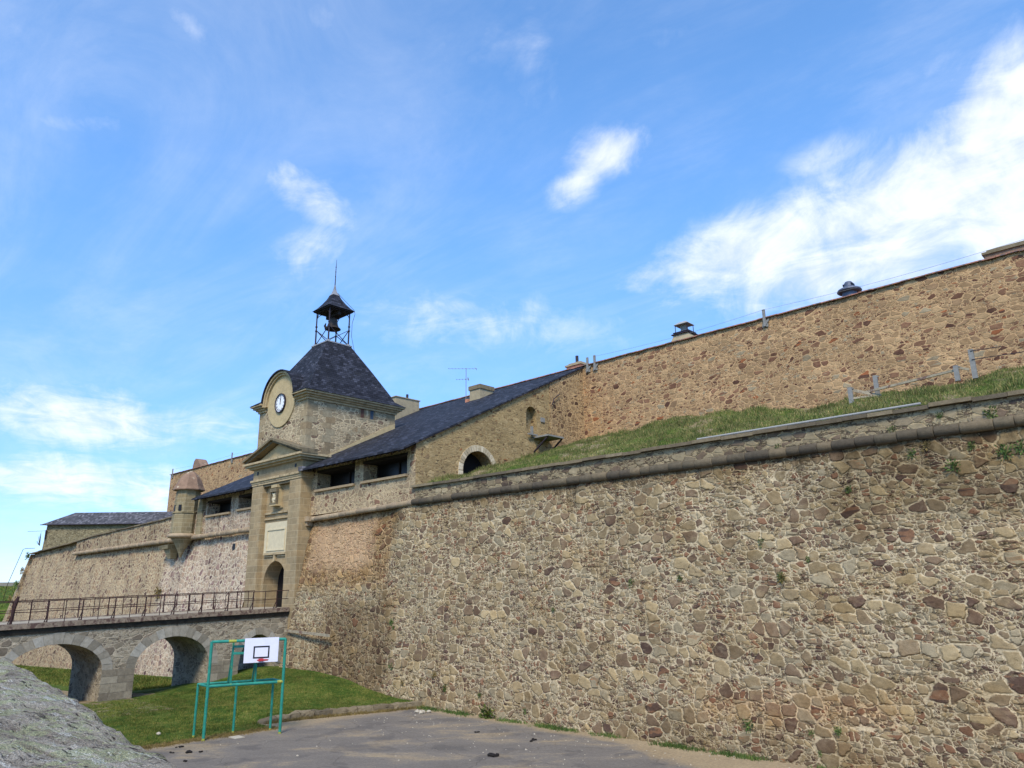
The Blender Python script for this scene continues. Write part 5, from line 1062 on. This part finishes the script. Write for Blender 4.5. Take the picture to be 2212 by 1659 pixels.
for i, (sx, sy, s, lab) in enumerate(((1068, 1805, .17, 'pale loose stone at the end of the stone kerb'), (410, 1858, .1, 'small pale stone at the lawn edge beside the rock'))):
    o = clod(*zz(sx, sy), s, lab, seed=20+i, mt='stone_pale'); o.name = 'loose_stone'; o['category'] = 'stone'
def onwall(sx, sy):
    d = fw*1606 + rt*(sx/1.17179-1106) - up*(sy/1.17179-829.5); x = -20.
    for _ in range(8):
        y0 = 27.0 + .36*float(sstep(-36.5, -40., np.array(x))); nn = Vector((0, 1, -.2)); k = (y0 - nn.dot(Vector((0, 0, 6)))) / nn.dot(d); q = Vector((0, 0, 6)) + d*k; x = q.x
    if q.z > 11.4:
        k = 29.25/d.y; q = Vector((0, 0, 6)) + d*k
    return q
def wallplant(q, s, lab, seed, mt='weed', n=110):
    k = np.random.default_rng(seed); P = np.clip(k.normal(0, 1, (n, 3)), -1.7, 1.7)*np.array([s*.42, s*.24, s*.5]) + np.array([0, -s*.15, -s*.1]); V1, F1 = leaves(P, s*.2, seed); V2, F2 = blades(P[:10]*.3, s*.6, s*.05, 2, s*.1, 1.2, seed)
    V, F = join([(V1, F1), (V2, F2)]); V = V + np.array(q); return tag(mesh_obj('wall_plant', V, F, M[mt], base=q, fix=False), lab, 'plant', 'weeds growing from the big wall')
z5_ = lambda x, y: (1700+.4033*x, 950+.4033*y); z6_ = lambda x, y: (680+.3165*x, 1400+.3165*y); z7_ = lambda x, y: (1200+.3279*x, 1400+.3279*y); z8_ = lambda x, y: (1868+.3279*x, 1400+.3279*y)
WP = [(z5_(1110, 715), .32, 'dark green weed high in the middle of the upper right wall'), (z5_(570, 1050), .36, 'hanging dark weed on the wall below the left end of the pale pipe'), (z5_(690, 1265), .40, 'broad dark weed in the centre of the big wall'), (z5_(855, 1155), .26, 'small fresh green weed just right of the wall centre'), (z5_(1505, 490), .38, 'green weed below the cordon left of the right corner weeds'), (z5_(1600, 440), .42, 'brownish weed just under the cordon on the right'), (z5_(1770, 575), .6, 'large straggling weed below the cordon near the right edge'), (z5_(1880, 440), .34, 'dark weed touching the cordon near the right edge'), (z5_(2090, 480), .6, 'tangled weed clump close to the right edge under the cordon'), (z5_(2195, 450), .5, 'dark weed at the very right edge under the cordon'), (z5_(2000, 235), .5, 'tall weed on the parapet above the cordon at right'), (z5_(1680, 250), .3, 'small dark weed on the parapet right of the pipe end'), (z5_(1390, 350), .42, 'green weed sitting on the cordon under the pipe end'), (z5_(670, 455), .36, 'yellow green weed sitting on the cordon below the pipe'), (z5_(480, 670), .3, 'small brown weed below the cordon left of the orange stones'),
      (z6_(985, 550), .42, 'green weed on the seam of the wall right of the bridge'), (z6_(1000, 595), .25, 'small yellow weed on the wall seam under the green one'), (z6_(985, 905), .5, 'trailing green weed low on the wall seam'), (z6_(1075, 1040), .42, 'yellowish weed low on the wall above the kerb end'), (z6_(1015, 1050), .36, 'dark weed left of the yellowish one above the kerb end'), (z6_(1410, 1080), .36, 'bushy weed low on the wall right of the kerb end'), (z6_(1215, 1010), .24, 'tiny weed between the yellowish and the bushy weed'), (z6_(1690, 1140), .3, 'yellow green weed low on the wall beside orange stones'), (z6_(1325, 970), .4, 'brown dry weed on the wall above the bushy weed'),
      (z7_(1220, 230), .42, 'dark green weed on the wall over the row of brown stones'), (z7_(1590, 190), .3, 'dark weed on top of a single red brown stone'), (z7_(395, 1215), .28, 'small weed just above the foot of the wall near pale stones'), (z7_(2120, 1330), .5, 'tall weed at wall foot above the sandy ground on the right'), (z8_(570, 1385), .25, 'small dark weed low on the wall toward the bottom right'), (z8_(770, 1370), .3, 'dark weed under an orange stone at the bottom right'), (z8_(340, 190), .42, 'round dark brown weed on the right half of the wall'), (z8_(630, 1545), .22, 'tiny weed at the foot of the wall bottom right'), (z7_(560, 255), .2, 'tiny weed in a joint of the wall above the brown row'), (z7_(610, 430), .24, 'small weed in the row of brown stones')]
for i, (s_, sz, lab) in enumerate(WP): wallplant(onwall(*s_), sz*.5, lab, 100+i, 'dry' if ('brown' in lab or 'yellowish' in lab or 'dry' in lab) and 'row of brown' not in lab and 'red brown' not in lab else 'weed')
q = onwall(*z6_(1775, 1330)); o = wallplant(Vector((q.x, 26.85, .18)), .5, 'leafy green weed clump growing at the foot of the wall', 200, 'grass', 160); o.name = 'leafy_weed'
q = onwall(*z7_(1150, 1260)); wallplant(Vector((q.x, 27.0, .5)), .01, 'tiny weed', 201) if 0 else None
for i, (dx_, hh_, s_, lab) in enumerate(((-116.0, 10.9, 1.0, 'scrubby bush on top of the far left wall end'), (-116.0, 9.0, .9, 'scrub growing on the left wall end below its top'), (-116.3, 7.2, 1.0, 'scrub halfway down the left wall end'), (-116.6, 5.4, .8, 'scrub low on the left wall end'))):
    o = wallplant(Vector((dx_-.1, 28.8-(10.8-hh_)*.2, hh_)), s_*.55, lab, 300+i, 'dry' if i % 2 else 'weed', 110); o.name = 'shrub'; o['category'] = 'shrub'; o['group'] = 'scrub on the left wall end'
k = np.random.default_rng(9); mb = MB()
for i in range(16): a = k.uniform(-1.2, 1.2); mb.tube([(-116.3, 30.0, 12.2), (-116.3-k.uniform(.3, 1.6), 30.0+k.uniform(-.3, .3), 12.4+k.uniform(.2, 1.8))], [.03, .008], 4)
tag(mb.build('bare_shrub', M['wood']), 'leafless twiggy shrub beside the storehouse corner', 'shrub')
o = wallplant(Vector((-75, 27.0, -1.4)), .9, 'green shrub at the wall foot seen through the left arch', 400, 'grass', 240); o.name = 'shrub'; o['category'] = 'shrub'
for i in range(5):
    q = (-83.+i*3.2, 25.4, -1.0)
o = wallplant(Vector((-71.3, 28.2, 6.0)), .55, 'yellowish weed hanging on the left wall below the turret', 401, 'dry', 120); o.location.y = Yw(-71, 6.)-.1
print('SCRIPT_OBJECTS', len(D.objects))
